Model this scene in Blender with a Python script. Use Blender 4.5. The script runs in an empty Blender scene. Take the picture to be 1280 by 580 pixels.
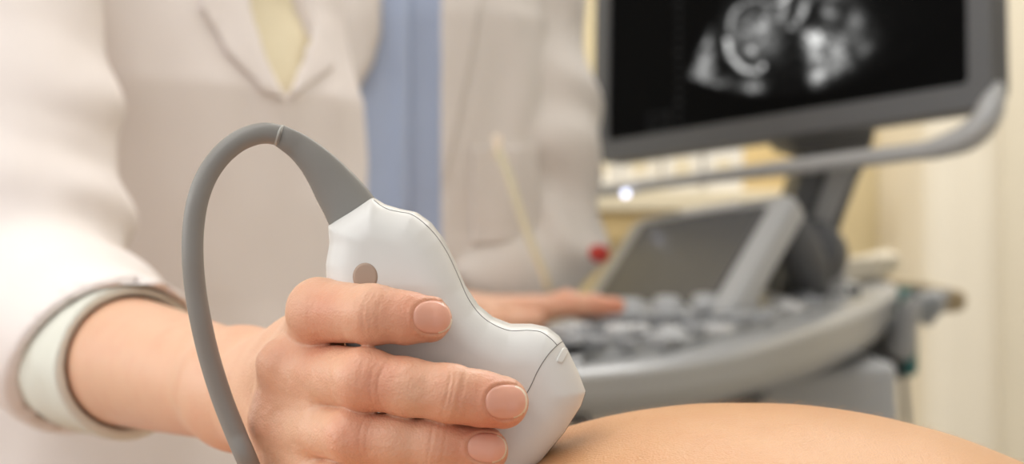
import bpy, bmesh, math, random, time
import numpy as np
from mathutils import Vector, Matrix
T0 = time.time()
random.seed(4); rng = np.random.default_rng(4)
sc = bpy.context.scene
COL = sc.collection
FPX = 1280 * 50 / 36.0
CZ = 1.0
def P(px, py, D):
    """a place in the room, from where it shows and how far away it is (camera at (0,0,1) looking along +Y)"""
    return np.array([(px - 640) / FPX * D, D, CZ - (py - 290) / FPX * D])
def s2l(c):
    return c / 12.92 if c <= 0.04045 else ((c + 0.055) / 1.055) ** 2.4
def rgb(r, g, b):
    return (s2l(r / 255), s2l(g / 255), s2l(b / 255), 1)

# ------------------------------------------------------------------ materials
def mat(name, col, rough=0.5, metal=0.0, spec=0.5, bump=None, sss=0.0, vary=0.0, vscale=20, coat=0.0, rvary=0.0):
    m = bpy.data.materials.new(name); m.use_nodes = True
    nt = m.node_tree; b = nt.nodes['Principled BSDF']
    b.inputs['Base Color'].default_value = col
    b.inputs['Roughness'].default_value = rough
    b.inputs['Metallic'].default_value = metal
    b.inputs['Specular IOR Level'].default_value = spec
    b.inputs['Coat Weight'].default_value = coat
    if sss:
        b.inputs['Subsurface Weight'].default_value = sss
        b.inputs['Subsurface Radius'].default_value = (1.0, 0.35, 0.2)
        b.inputs['Subsurface Scale'].default_value = 0.004
    tc = nt.nodes.new('ShaderNodeTexCoord')
    if vary or rvary:
        n = nt.nodes.new('ShaderNodeTexNoise'); n.inputs['Scale'].default_value = vscale; n.inputs['Detail'].default_value = 4
        nt.links.new(tc.outputs['Object'], n.inputs['Vector'])
        if vary:
            mx = nt.nodes.new('ShaderNodeMix'); mx.data_type = 'RGBA'
            mx.inputs[6].default_value = tuple(max(0, c * (1 - vary)) for c in col[:3]) + (1,)
            mx.inputs[7].default_value = tuple(min(1, c * (1 + vary)) for c in col[:3]) + (1,)
            nt.links.new(n.outputs['Fac'], mx.inputs[0]); nt.links.new(mx.outputs[2], b.inputs['Base Color'])
        if rvary:
            mr = nt.nodes.new('ShaderNodeMapRange')
            mr.inputs[3].default_value = rough - rvary; mr.inputs[4].default_value = rough + rvary
            nt.links.new(n.outputs['Fac'], mr.inputs[0]); nt.links.new(mr.outputs[0], b.inputs['Roughness'])
    if bump:
        n2 = nt.nodes.new('ShaderNodeTexNoise'); n2.inputs['Scale'].default_value = bump[0]; n2.inputs['Detail'].default_value = 3
        nt.links.new(tc.outputs['Object'], n2.inputs['Vector'])
        bp = nt.nodes.new('ShaderNodeBump'); bp.inputs['Strength'].default_value = bump[1]; bp.inputs['Distance'].default_value = bump[2]
        nt.links.new(n2.outputs['Fac'], bp.inputs['Height']); nt.links.new(bp.outputs['Normal'], b.inputs['Normal'])
    return m

def skin_mat(name, base, red, sss=0.25):
    m = bpy.data.materials.new(name); m.use_nodes = True
    nt = m.node_tree; b = nt.nodes['Principled BSDF']; L = nt.links
    tc = nt.nodes.new('ShaderNodeTexCoord')
    at = nt.nodes.new('ShaderNodeAttribute'); at.attribute_name = 'flush'
    n = nt.nodes.new('ShaderNodeTexNoise'); n.inputs['Scale'].default_value = 90; n.inputs['Detail'].default_value = 5
    L.new(tc.outputs['Object'], n.inputs['Vector'])
    ad = nt.nodes.new('ShaderNodeMath'); ad.operation = 'MULTIPLY_ADD'; ad.inputs[1].default_value = 0.66
    sub = nt.nodes.new('ShaderNodeMath'); sub.operation = 'SUBTRACT'; sub.inputs[1].default_value = 0.66
    L.new(n.outputs['Fac'], sub.inputs[0]); L.new(sub.outputs[0], ad.inputs[0]); L.new(at.outputs['Fac'], ad.inputs[2])
    ad.use_clamp = True
    mx = nt.nodes.new('ShaderNodeMix'); mx.data_type = 'RGBA'
    mx.inputs[6].default_value = base; mx.inputs[7].default_value = red
    L.new(ad.outputs[0], mx.inputs[0]); L.new(mx.outputs[2], b.inputs['Base Color'])
    b.inputs['Roughness'].default_value = 0.40
    b.inputs['Specular IOR Level'].default_value = 0.45
    b.inputs['Subsurface Weight'].default_value = sss
    b.inputs['Subsurface Radius'].default_value = (1.0, 0.35, 0.2)
    b.inputs['Subsurface Scale'].default_value = 0.0035
    v = nt.nodes.new('ShaderNodeTexVoronoi'); v.inputs['Scale'].default_value = 1500
    L.new(tc.outputs['Object'], v.inputs['Vector'])
    n3 = nt.nodes.new('ShaderNodeTexNoise'); n3.inputs['Scale'].default_value = 500; n3.inputs['Detail'].default_value = 4
    L.new(tc.outputs['Object'], n3.inputs['Vector'])
    a2 = nt.nodes.new('ShaderNodeMath'); a2.operation = 'ADD'
    L.new(v.outputs['Distance'], a2.inputs[0]); L.new(n3.outputs['Fac'], a2.inputs[1])
    bp = nt.nodes.new('ShaderNodeBump'); bp.inputs['Strength'].default_value = 0.30; bp.inputs['Distance'].default_value = 0.00035
    L.new(a2.outputs[0], bp.inputs['Height']); L.new(bp.outputs['Normal'], b.inputs['Normal'])
    return m

M = {}
M['skin'] = skin_mat('hand_skin', rgb(226, 179, 148), rgb(208, 126, 98), 0.14)
M['skin_belly'] = skin_mat('belly_skin', rgb(214, 162, 117), rgb(203, 139, 98), 0.12)
M['nail'] = mat('fingernail', rgb(228, 168, 145), 0.28, sss=0.1, vary=0.06, vscale=120)
M['nail_edge'] = mat('fingernail_edge', rgb(240, 222, 200), 0.35)
M['coat'] = mat('white_coat_cotton', rgb(238, 229, 224), 0.9, spec=0.2, bump=(900, 0.25, 0.0008), vary=0.02)
M['coat_b'] = mat('white_coat_poplin', rgb(228, 221, 214), 0.9, spec=0.2, bump=(900, 0.25, 0.0008), vary=0.02)
M['lining'] = mat('cuff_cloth', rgb(222, 222, 210), 0.9, spec=0.2, bump=(700, 0.3, 0.0008), vary=0.03)
M['blouse'] = mat('cream_blouse', rgb(230, 218, 188), 0.85, spec=0.2, vary=0.05)
M['shirt'] = mat('blue_shirt', rgb(176, 190, 216), 0.85, spec=0.2, bump=(800, 0.2, 0.0008), vary=0.05)
M['probe'] = mat('probe_plastic', rgb(220, 218, 214), 0.36, spec=0.45, bump=(2200, 0.05, 0.0002), vary=0.01, vscale=60)
M['probe_groove'] = mat('probe_groove', rgb(120, 116, 112), 0.7)
M['probe_dot'] = mat('probe_marker_dot', rgb(170, 147, 130), 0.55, bump=(1500, .1, .0002))
M['lens'] = mat('probe_lens_rubber', rgb(70, 66, 62), 0.5)
M['rubber'] = mat('grey_cable_rubber', rgb(136, 133, 128), 0.42, spec=0.5, bump=(1800, 0.08, 0.0003), vary=0.03)
M['rubber_l'] = mat('cable_ring', rgb(180, 178, 172), 0.5)
M['bezel'] = mat('monitor_bezel_plastic', rgb(88, 89, 91), 0.5, vary=0.04)
M['silver'] = mat('machine_silver_plastic', rgb(172, 173, 174), 0.32, metal=0.2, vary=0.03, rvary=.04)
M['lightgrey'] = mat('machine_light_grey', rgb(178, 180, 182), 0.42, vary=0.03)
M['midgrey'] = mat('machine_mid_grey', rgb(148, 149, 150), 0.45, vary=0.04)
M['darkgrey'] = mat('machine_dark_grey', rgb(84, 85, 87), 0.5, vary=0.05)
M['touch'] = mat('touch_glass', rgb(86, 87, 90), 0.25, spec=0.5, rvary=0.03)
M['key_w'] = mat('key_white', rgb(205, 205, 205), 0.4)
M['key_g'] = mat('key_grey', rgb(150, 152, 155), 0.45)
M['red'] = mat('red_plastic', rgb(205, 60, 50), 0.4)
M['teal'] = mat('teal_plastic', rgb(60, 118, 118), 0.45, vary=0.05)
M['tan'] = mat('tan_plastic', rgb(172, 154, 122), 0.55, vary=0.05)
M['wall'] = mat('wall_paint_yellow', rgb(228, 212, 172), 0.9, vary=0.02, bump=(200, .1, .001))
M['wall_w'] = mat('wall_paint_cream', rgb(232, 227, 218), 0.9, vary=0.01, bump=(200, .1, .001))
M['wall_s'] = mat('wall_paint_beige', rgb(230, 220, 198), 0.9, vary=0.02, bump=(200, .1, .001))
M['pier'] = mat('pier_paint_cream', rgb(240, 231, 212), 0.9, vary=0.01, bump=(200, .1, .001))
M['floor'] = mat('floor_vinyl', rgb(176, 168, 156), 0.5, vary=0.05)
M['ceil'] = mat('ceiling_paint', rgb(235, 233, 228), 0.9)
M['wood'] = mat('shelf_wood', rgb(222, 198, 146), 0.5, vary=0.1, vscale=12)
M['cream'] = mat('cream_laminate', rgb(226, 214, 186), 0.5, vary=0.02)
M['white'] = mat('white_card', rgb(232, 228, 220), 0.7, vary=0.02)
M['tissue'] = mat('tissue_paper', rgb(226, 216, 196), 0.9, vary=0.03)
M['cord'] = mat('pale_cord', rgb(228, 220, 190), 0.7)
M['sheet'] = mat('couch_sheet', rgb(214, 208, 202), 0.9, vary=0.03)
M['hem'] = mat('garment_hem', rgb(232, 214, 160), 0.8)
M['hair'] = mat('fine_hair', rgb(214, 172, 130), 0.6)
M['hair_dark'] = mat('brown_hair', rgb(86, 62, 46), 0.55, bump=(300, .6, .003), vary=.2, vscale=60)
M['trousers'] = mat('navy_trouser_cloth', rgb(70, 78, 100), 0.9, vary=.04)
M['shoe'] = mat('white_shoe', rgb(225, 224, 220), 0.5)
M['top'] = mat('grey_jersey', rgb(190, 188, 190), 0.9, vary=.03)
M['steel'] = mat('steel_frame', rgb(150, 150, 152), 0.3, metal=0.9)
def emis(name, col, st, attr=None):
    m = bpy.data.materials.new(name); m.use_nodes = True
    b = m.node_tree.nodes['Principled BSDF']
    b.inputs['Base Color'].default_value = (0.0015, 0.0015, 0.0015, 1); b.inputs['Roughness'].default_value = 0.5
    b.inputs['Specular IOR Level'].default_value = 0.02
    b.inputs['Emission Color'].default_value = col; b.inputs['Emission Strength'].default_value = st
    if attr:
        a = m.node_tree.nodes.new('ShaderNodeAttribute'); a.attribute_name = attr
        m.node_tree.links.new(a.outputs['Color'], b.inputs['Emission Color'])
    return m
M['screen'] = emis('screen_image', (0, 0, 0, 1), 1.0, 'picture')
M['led'] = emis('indicator_light', rgb(225, 230, 255), 3.6)  # emissive colour of the small bead on the monitor handle
M['lamp'] = emis('ceiling_lamp', (1, .97, .92, 1), 3.0)

# ------------------------------------------------------------------ object helpers
def tag(o, label=None, cat=None, group=None, kind=None):
    if label: o['label'] = label
    if cat: o['category'] = cat
    if group: o['group'] = group
    if kind: o['kind'] = kind
    return o
def empty(name, loc, parent=None):
    o = bpy.data.objects.new(name, None); COL.objects.link(o); o.location = loc; o.empty_display_size = .02
    if parent: o.parent = parent
    return o
def link(name, me, m, parent=None, smooth=True):
    o = bpy.data.objects.new(name, me); COL.objects.link(o)
    for mm in (m if isinstance(m, (list, tuple)) else [m]): me.materials.append(mm)
    if smooth: me.shade_smooth()
    if parent is not None:
        o.parent = parent
        w = Vector((0, 0, 0)); q = parent
        while q is not None:
            w += Vector(q.location); q = q.parent
        o.location = -w          # geometry is authored in room coordinates
    return o
def mesh_np(name, V, F):
    V = np.asarray(V, np.float32); F = np.asarray(F, np.int32)
    me = bpy.data.meshes.new(name); n = F.shape[1]
    me.vertices.add(len(V)); me.vertices.foreach_set('co', V.ravel())
    me.loops.add(F.size); me.loops.foreach_set('vertex_index', F.ravel())
    me.polygons.add(len(F)); me.polygons.foreach_set('loop_start', np.arange(0, F.size, n, dtype=np.int32))
    me.update(calc_edges=True); me.validate()
    return me
def from_bm(name, bm):
    bmesh.ops.recalc_face_normals(bm, faces=bm.faces)
    me = bpy.data.meshes.new(name); bm.to_mesh(me); bm.free(); return me
def rbox(bm, c, s, bev=0.003, rot=None, seg=3):
    """bevelled box of size s centred at c"""
    r = bmesh.ops.create_cube(bm, size=1.0)
    vs = r['verts']
    bmesh.ops.scale(bm, vec=s, verts=vs)
    es = {e for v in vs for e in v.link_edges}
    if bev > 0:
        g = bmesh.ops.bevel(bm, geom=list(es), offset=min(bev, min(s) * .45), segments=seg, profile=.5, affect='EDGES')
        vs = list({v for f in g['faces'] for v in f.verts} | {v for v in vs if v.is_valid})
    if rot is not None: bmesh.ops.rotate(bm, cent=(0, 0, 0), matrix=rot, verts=vs)
    bmesh.ops.translate(bm, vec=Vector(c), verts=vs)
    return vs
def catmull(pts, n=8):
    pts = [np.asarray(p, float) for p in pts]; out = []
    for i in range(len(pts) - 1):
        p0 = pts[max(i - 1, 0)]; p1 = pts[i]; p2 = pts[i + 1]; p3 = pts[min(i + 2, len(pts) - 1)]
        for k in range(n):
            t = k / n
            out.append(.5 * (2 * p1 + (p2 - p0) * t + (2 * p0 - 5 * p1 + 4 * p2 - p3) * t * t + (3 * p1 - p0 - 3 * p2 + p3) * t ** 3))
    out.append(pts[-1]); return np.array(out)
def tube_mesh(name, pts, rad, seg=16, squash=(1, 1), up=(0, 0, 1), caps=True):
    pts = np.asarray(pts, float); n = len(pts)
    rad = np.full(n, rad) if np.isscalar(rad) else np.asarray(rad, float)
    tg = np.gradient(pts, axis=0); tg /= np.linalg.norm(tg, axis=1)[:, None] + 1e-12
    u = np.asarray(up, float); u = u - tg[0] * np.dot(u, tg[0])
    if np.linalg.norm(u) < 1e-4: u = np.array([1., 0, 0]) - tg[0] * tg[0][0]
    u /= np.linalg.norm(u)
    V = []; a = np.linspace(0, 2 * math.pi, seg, endpoint=False)
    for i in range(n):
        u = u - tg[i] * np.dot(u, tg[i]); u /= np.linalg.norm(u); w = np.cross(tg[i], u)
        V.append(pts[i] + rad[i] * (np.cos(a)[:, None] * u * squash[0] + np.sin(a)[:, None] * w * squash[1]))
    V = np.concatenate(V); bm = bmesh.new(); vs = [bm.verts.new(v) for v in V]
    for i in range(n - 1):
        for j in range(seg):
            bm.faces.new((vs[i * seg + j], vs[i * seg + (j + 1) % seg], vs[(i + 1) * seg + (j + 1) % seg], vs[(i + 1) * seg + j]))
    if caps:
        for st, k in ((0, 0), ((n - 1) * seg, n - 1)):
            c = bm.verts.new(pts[k] + (tg[k] * rad[k] * .4 * (1 if k else -1)))
            for j in range(seg): bm.faces.new((vs[st + j], vs[st + (j + 1) % seg], c))
    return from_bm(name, bm)
def lathe(bm, prof, base, axis=(0, 0, 1), seg=28):
    ax = Vector(axis).normalized(); q = Vector((0, 0, 1)).rotation_difference(ax)
    rows = []
    for r, h in prof:
        rows.append([bm.verts.new(Vector(base) + q @ Vector((r * math.cos(2 * math.pi * k / seg), r * math.sin(2 * math.pi * k / seg), h))) for k in range(seg)])
    for a, b in zip(rows, rows[1:]):
        for k in range(seg): bm.faces.new((a[k], a[(k + 1) % seg], b[(k + 1) % seg], b[k]))
    bm.faces.new(rows[0][::-1]); bm.faces.new(rows[-1])

# ------------------------------------------------------------------ implicit surfaces
def cone(p, a, b, r1, r2):
    a = np.asarray(a); ba = np.asarray(b) - a
    pa = p - a; h = np.clip(pa @ ba / (ba @ ba), 0, 1)
    return np.linalg.norm(pa - h[:, None] * ba, axis=1) - (r1 + (r2 - r1) * h)
def ball(p, c, r): return np.linalg.norm(p - np.asarray(c), axis=1) - r
def ell(p, c, r):
    r = np.asarray(r); q = (p - np.asarray(c)) / r; k0 = np.linalg.norm(q, axis=1); k1 = np.linalg.norm(q / r, axis=1) + 1e-9
    return k0 * (k0 - 1) / k1
def smin(a, b, k):
    h = np.clip(.5 + .5 * (b - a) / k, 0, 1); return b + (a - b) * h - k * h * (1 - h)
def smax(a, b, k): return -smin(-a, -b, k)
_perm = rng.permutation(256); _vals = rng.random(256)
def vnoise(p, sc_=1.0, seed=0):
    q = p * sc_ + seed * 17.31; i = np.floor(q).astype(int); f = q - i; f = f * f * (3 - 2 * f)
    def h(a, b, c): return _vals[_perm[(_perm[(_perm[(i[:, 0] + a) & 255] + i[:, 1] + b) & 255] + i[:, 2] + c) & 255]]
    r = 0
    for a in (0, 1):
        for b in (0, 1):
            for c in (0, 1):
                w = (f[:, 0] if a else 1 - f[:, 0]) * (f[:, 1] if b else 1 - f[:, 1]) * (f[:, 2] if c else 1 - f[:, 2])
                r = r + w * h(a, b, c)
    return r * 2 - 1
def ramp(z, zs, vs): return np.interp(z, zs, vs)

def axis(lo, hi, fine, coarse, flo, fhi, grow=1.12):
    """coordinates from lo to hi: step `fine` between flo and fhi, growing to `coarse` outside"""
    xs = list(np.arange(flo, fhi, fine)); s = fine
    x = xs[-1]
    while x < hi: s = min(s * grow, coarse); x += s; xs.append(x)
    x = xs[0]; s = fine; pre = []
    while x > lo: s = min(s * grow, coarse); x -= s; pre.append(x)
    return np.array(pre[::-1] + xs)
def polygonise(name, sdf, xs, ys, zs, proj=3, eps=1e-4, B=4):
    def pad(a):
        n = (-(len(a) - 1)) % B
        return np.concatenate([a, a[-1] + (a[-1] - a[-2]) * np.arange(1, n + 1)])
    xs, ys, zs = pad(xs), pad(ys), pad(zs)
    nx, ny, nz = len(xs), len(ys), len(zs)
    cx, cy, cz = [(a[:-1:B] + a[B::B]) / 2 for a in (xs, ys, zs)]
    dx, dy, dz = [(a[B::B] - a[:-1:B]) / 2 for a in (xs, ys, zs)]
    G = np.stack(np.meshgrid(cx, cy, cz, indexing='ij'), -1).reshape(-1, 3)
    Dg = np.sqrt(dx[:, None, None] ** 2 + dy[None, :, None] ** 2 + dz[None, None, :] ** 2)
    Fc = np.concatenate([sdf(g) for g in np.array_split(G, max(1, len(G) // 300000))]).reshape(Dg.shape)
    near = np.abs(Fc) < 1.6 * Dg + 0.001
    sgn = np.where(Fc < 0, -1., 1.).astype(np.float32)
    F = np.ones((nx, ny, nz), np.float32)
    F[:-1, :-1, :-1] = np.repeat(np.repeat(np.repeat(sgn, B, 0), B, 1), B, 2)
    m = np.zeros((nx, ny, nz), bool)
    nb = np.repeat(np.repeat(np.repeat(near, B, 0), B, 1), B, 2)
    m[:-1, :-1, :-1] |= nb; m[1:, 1:, 1:] |= nb; m[1:, :-1, :-1] |= nb; m[:-1, 1:, :-1] |= nb; m[:-1, :-1, 1:] |= nb
    m[1:, 1:, :-1] |= nb; m[1:, :-1, 1:] |= nb; m[:-1, 1:, 1:] |= nb
    I = np.argwhere(m)
    out = np.empty(len(I), np.float32)
    for s in range(0, len(I), 300000):
        j = I[s:s + 300000]; out[s:s + 300000] = sdf(np.stack([xs[j[:, 0]], ys[j[:, 1]], zs[j[:, 2]]], -1))
    F[m] = out; del nb, m
    ins = F < 0
    S = np.zeros((nx - 1, ny - 1, nz - 1), np.int8)
    for a in (0, 1):
        for b in (0, 1):
            for c in (0, 1): S += ins[a:nx - 1 + a, b:ny - 1 + b, c:nz - 1 + c]
    C = np.argwhere((S > 0) & (S < 8)); del S
    idx = np.full((nx - 1, ny - 1, nz - 1), -1, np.int32); idx[C[:, 0], C[:, 1], C[:, 2]] = np.arange(len(C))
    acc = np.zeros((len(C), 3)); cnt = np.zeros(len(C))
    cs = [(a, b, c) for a in (0, 1) for b in (0, 1) for c in (0, 1)]
    for A in cs:
        for k in range(3):
            if A[k]: continue
            Bc = list(A); Bc[k] = 1
            ia = C + np.array(A); ib = C + np.array(Bc)
            fa = F[ia[:, 0], ia[:, 1], ia[:, 2]].astype(float); fb = F[ib[:, 0], ib[:, 1], ib[:, 2]].astype(float)
            x = (fa < 0) != (fb < 0)
            t = (fa / (fa - fb + 1e-20))[x][:, None]
            pa = np.stack([xs[ia[x, 0]], ys[ia[x, 1]], zs[ia[x, 2]]], -1); pb = np.stack([xs[ib[x, 0]], ys[ib[x, 1]], zs[ib[x, 2]]], -1)
            acc[x] += pa + (pb - pa) * t; cnt[x] += 1
    V = acc / cnt[:, None]
    Q = []
    for k in range(3):
        a = ins[:-1] if k == 0 else (ins[:, :-1] if k == 1 else ins[:, :, :-1])
        b = ins[1:] if k == 0 else (ins[:, 1:] if k == 1 else ins[:, :, 1:])
        E = np.argwhere(a != b); o1, o2 = [(1, 2), (2, 0), (0, 1)][k]
        E = E[(E[:, o1] > 0) & (E[:, o2] > 0) & (E[:, o1] < (nx, ny, nz)[o1] - 1) & (E[:, o2] < (nx, ny, nz)[o2] - 1)]
        fl = ins[E[:, 0], E[:, 1], E[:, 2]]
        d1 = np.zeros(3, int); d1[o1] = 1; d2 = np.zeros(3, int); d2[o2] = 1
        q = [idx[tuple((E - d1 - d2).T)], idx[tuple((E - d2).T)], idx[tuple(E.T)], idx[tuple((E - d1).T)]]
        q = np.stack(q, -1); q[~fl] = q[~fl][:, ::-1]; Q.append(q)
    Q = np.concatenate(Q); Q = Q[(Q >= 0).all(1)]
    for _ in range(proj):
        for s in range(0, len(V), 200000):
            v = V[s:s + 200000]; f = sdf(v); g = np.stack([(sdf(v + e) - sdf(v - e)) for e in np.eye(3) * eps], -1) / (2 * eps)
            st = (f / (np.sum(g * g, 1) + 1e-6)); st = np.clip(st, -.0015, .0015)
            V[s:s + 200000] = v - st[:, None] * g
    print(name, len(V), 'verts', round(time.time() - T0, 1), 's')
    return V, Q
def raycast(sdf, px, py, d0=0.3, d1=0.6, n=400):
    D = np.linspace(d0, d1, n)
    f = sdf(np.array([P(px, py, d) for d in D])); i = np.argmax(f < 0)
    if f[i] >= 0: return None
    a, b = D[max(i - 1, 0)], D[i]
    for _ in range(18):
        c = (a + b) / 2
        if sdf(P(px, py, c)[None])[0] < 0: b = c
        else: a = c
    return P(px, py, b)
def grad(sdf, p, e=2e-4):
    g = np.array([sdf((p + d)[None])[0] - sdf((p - d)[None])[0] for d in np.eye(3) * e]); return g / (np.linalg.norm(g) + 1e-12)

# ================================================================== THE ROOM
def box_obj(name, lo, hi, m, kind='structure', bev=0.0, parent=None):
    bm = bmesh.new(); lo = np.array(lo); hi = np.array(hi)
    rbox(bm, (lo + hi) / 2, hi - lo, bev)
    o = link(name, from_bm(name, bm), m, parent, smooth=False)
    if kind: o['kind'] = kind
    return o
X0, X1, Y0, Y1, ZC = -2.6, 2.3, -1.6, 3.0, 2.7
box_obj('floor', (X0 - .1, Y0, -.1), (X1 + .1, Y1 + .1, 0), M['floor'])
box_obj('ceiling', (X0 - .1, Y0, ZC), (X1 + .1, Y1 + .1, ZC + .1), M['ceil'])
box_obj('wall_back', (X0 - .1, Y1, 0), (X1 + .1, Y1 + .1, ZC), M['wall'])
box_obj('wall_right', (X1, Y0, 0), (X1 + .1, Y1, ZC), M['wall_w'])
# left wall with a wide window opening that lets the daylight in
box_obj('wall_left', (X0 - .1, Y0, 0), (X0, Y1, .8), M['wall_w'])
box_obj('trim_1', (X0 - .1, Y0, 2.45), (X0, Y1, ZC), M['wall_w'])
box_obj('trim_2', (X0 - .1, 2.0, .8), (X0, Y1, 2.45), M['wall_w'])
wf = bmesh.new()
for y in (Y0 + .03, -.4, .8, 1.97): rbox(wf, (X0 - .05, y, 1.625), (.05, .05, 1.65), .004)
for z in (.825, 2.425): rbox(wf, (X0 - .05, .2, z), (.05, 3.55, .05), .004)
o = link('window_1', from_bm('window_1', wf), M['white'], smooth=False); o['kind'] = 'structure'
# cream pier standing forward of the back wall, right of the machine
bm = bmesh.new(); rbox(bm, (.835, 2.80, ZC / 2), (.15, .40, ZC), .05, seg=6)
o = link('wall_pier', from_bm('wall_pier', bm), M['pier'], smooth=False); o['kind'] = 'structure'
# skirting
box_obj('baseboard_back', (X0, Y1 - .015, 0), (.75, Y1, .09), M['white'])

# wall shelf with white folders behind the monitor
def shelf_unit():
    y = 2.80
    root = empty('wall_shelf', (0.3, y, CZ + .02)); tag(root, 'cream and honey wood shelf unit on the yellow wall behind the monitor', 'shelf')
    z1 = CZ + .035 / 1
    def pz(py, D): return CZ - (py - 290) / FPX * D
    def pxx(px, D): return (px - 640) / FPX * D
    box_obj('shelf_board', (pxx(690, y), y - .12, pz(264, y)), (pxx(1012, y), Y1, pz(240, y)), M['cream'], None, .004, root)
    box_obj('cabinet_panel', (pxx(700, y), y - .08, pz(300, y)), (pxx(1008, y), Y1, pz(266, y)), M['wood'], None, .003, root)
    box_obj('back_panel', (pxx(925, y), Y1 - .03, pz(240, y)), (pxx(1012, y), Y1 - .002, pz(120, y)), M['wood'], None, .003, root)
    return root, y, pz, pxx
sh, sy, pz, pxx = shelf_unit()
def folder():
    bm = bmesh.new(); rbox(bm, (0, 0, 0), (.074, .06, .12), .003)
    o = link('box_file', from_bm('box_file', bm), M['white'], smooth=False)
    bm = bmesh.new(); rbox(bm, (0, -.0315, -.012), (.034, .002, .03), .001)
    l = link('spine_label', from_bm('spine_label', bm), M['cream'], o, smooth=False)
    l.location = (0, 0, 0); return o, l
f0, l0 = folder()
for i, (px, lb) in enumerate([(748, 'white box file on the shelf, half behind the left end of the monitor handle'),
                              (797, 'white box file on the shelf, second from the left under the monitor'),
                              (849, 'white box file in the middle of the shelf row, seen under the monitor'),
                              (900, 'white box file at the right end of the shelf row, next to bare yellow wood')]):
    if i == 0: o = f0
    else:
        o = f0.copy(); COL.objects.link(o); l = l0.copy(); COL.objects.link(l); l.parent = o
    o.location = (pxx(px, sy), sy - .02, pz(240, sy) + .0602)
    tag(o, lb, 'box file', 'white box files on the wall shelf')

# ceiling lamps (real panels with light below)
for i, (x, y) in enumerate([(-1.1, .3), (1.0, .3), (-1.1, 1.9), (1.0, 1.9)]):
    bm = bmesh.new(); rbox(bm, (x, y, ZC - .02), (.9, .3, .04), .005)
    o = link('ceiling_lamp', from_bm('ceiling_lamp', bm), M['lamp'], smooth=False)
    tag(o, 'flat white ceiling lamp panel on the ceiling, %s, %s' % (('left' if x < 0 else 'right'), ('near the couch' if y < 1 else 'near the back wall')), 'lamp', 'ceiling lamps')
def area(name, loc, target, sx, sy_, energy, col=(1, 1, 1)):
    l = bpy.data.lights.new(name, 'AREA'); l.shape = 'RECTANGLE'; l.size = sx; l.size_y = sy_; l.energy = energy; l.color = col
    o = bpy.data.objects.new(name, l); COL.objects.link(o); o.location = loc
    o.rotation_euler = (Vector(target) - Vector(loc)).to_track_quat('-Z', 'Y').to_euler(); return o
area('window_daylight', (X0 + .03, .2, 1.7), (0, .6, 1.0), 3.2, 1.5, 36, (1, 1, 1))
area('ceiling_light', (-.5, .3, ZC - .06), (-.5, .3, 0), 1.6, 1.2, 13, (1, 1, 1))
area('back_light', (.7, 2.0, ZC - .06), (.7, 2.3, 0), 1.6, .8, 28, (1, .99, .97))
area('front_ceiling_light', (-.9, -.8, ZC - .06), (-.05, .45, .95), 1.2, 1.0, 15, (1, 1, 1))  # added fill behind the camera to brighten the hand; no lamp panel there
bm = bmesh.new(); rbox(bm, (1.28, 2.80, ZC / 2), (.78, .36, ZC), .02, seg=4)
o = link('wall_recess', from_bm('wall_recess', bm), M['wall_s'], smooth=False); o['kind'] = 'structure'
w = bpy.data.worlds.new('world'); sc.world = w; w.use_nodes = True
w.node_tree.nodes['Background'].inputs[0].default_value = (.985, .985, 1, 1)
w.node_tree.nodes['Background'].inputs[1].default_value = 0.66
# ================================================================== shared shape helpers
def J(px, py, D, rpx): return P(px, py, D), rpx * D / FPX
def chain(p, js, k=.003):
    d = None
    for (a, ra), (b, rb) in zip(js, js[1:]):
        c = cone(p, a, b, ra, rb); d = c if d is None else smin(d, c, k)
    return d
def sdpoly(q, V):
    V = np.asarray(V, float); d = np.full(len(q), 1e9); s = np.ones(len(q)); n = len(V)
    for i in range(n):
        a, b = V[i], V[i - 1]; e = b - a; w_ = q - a
        t = np.clip(w_ @ e / (e @ e), 0, 1); r = w_ - t[:, None] * e; d = np.minimum(d, (r * r).sum(1))
        c1 = q[:, 1] >= a[1]; c2 = q[:, 1] < b[1]; c3 = e[0] * w_[:, 1] > e[1] * w_[:, 0]
        fl = (c1 & c2 & c3) | (~c1 & ~c2 & ~c3); s = np.where(fl, -s, s)
    return s * np.sqrt(d)
def pxpoly(pts, D): return [((x - 640) / FPX * D, CZ - (y - 290) / FPX * D) for x, y in pts]
def loft(p, cx, cy, ang, a, b, n=2.3):
    ca, sa = math.cos(ang), math.sin(ang); x = p[:, 0] - cx; y = p[:, 1] - cy
    u = x * ca + y * sa; v = -x * sa + y * ca
    g = (np.abs(u / a) ** n + np.abs(v / b) ** n) ** (1 / n)
    return (g - 1) * np.minimum(a, b)
def steps(bps):
    xs = [bps[0][0]]; X = [b[0] for b in bps]; S = [b[1] for b in bps]
    while xs[-1] < bps[-1][0]: xs.append(xs[-1] + float(np.interp(xs[-1], X, S)))
    return np.array(xs)
def set_attr(me, name, v):
    a = me.attributes.new(name, 'FLOAT', 'POINT'); a.data.foreach_set('value', np.asarray(v, np.float32))
def pxof(p): return 640 + p[:, 0] / p[:, 1] * FPX, 290 - (p[:, 2] - CZ) / p[:, 1] * FPX
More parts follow.
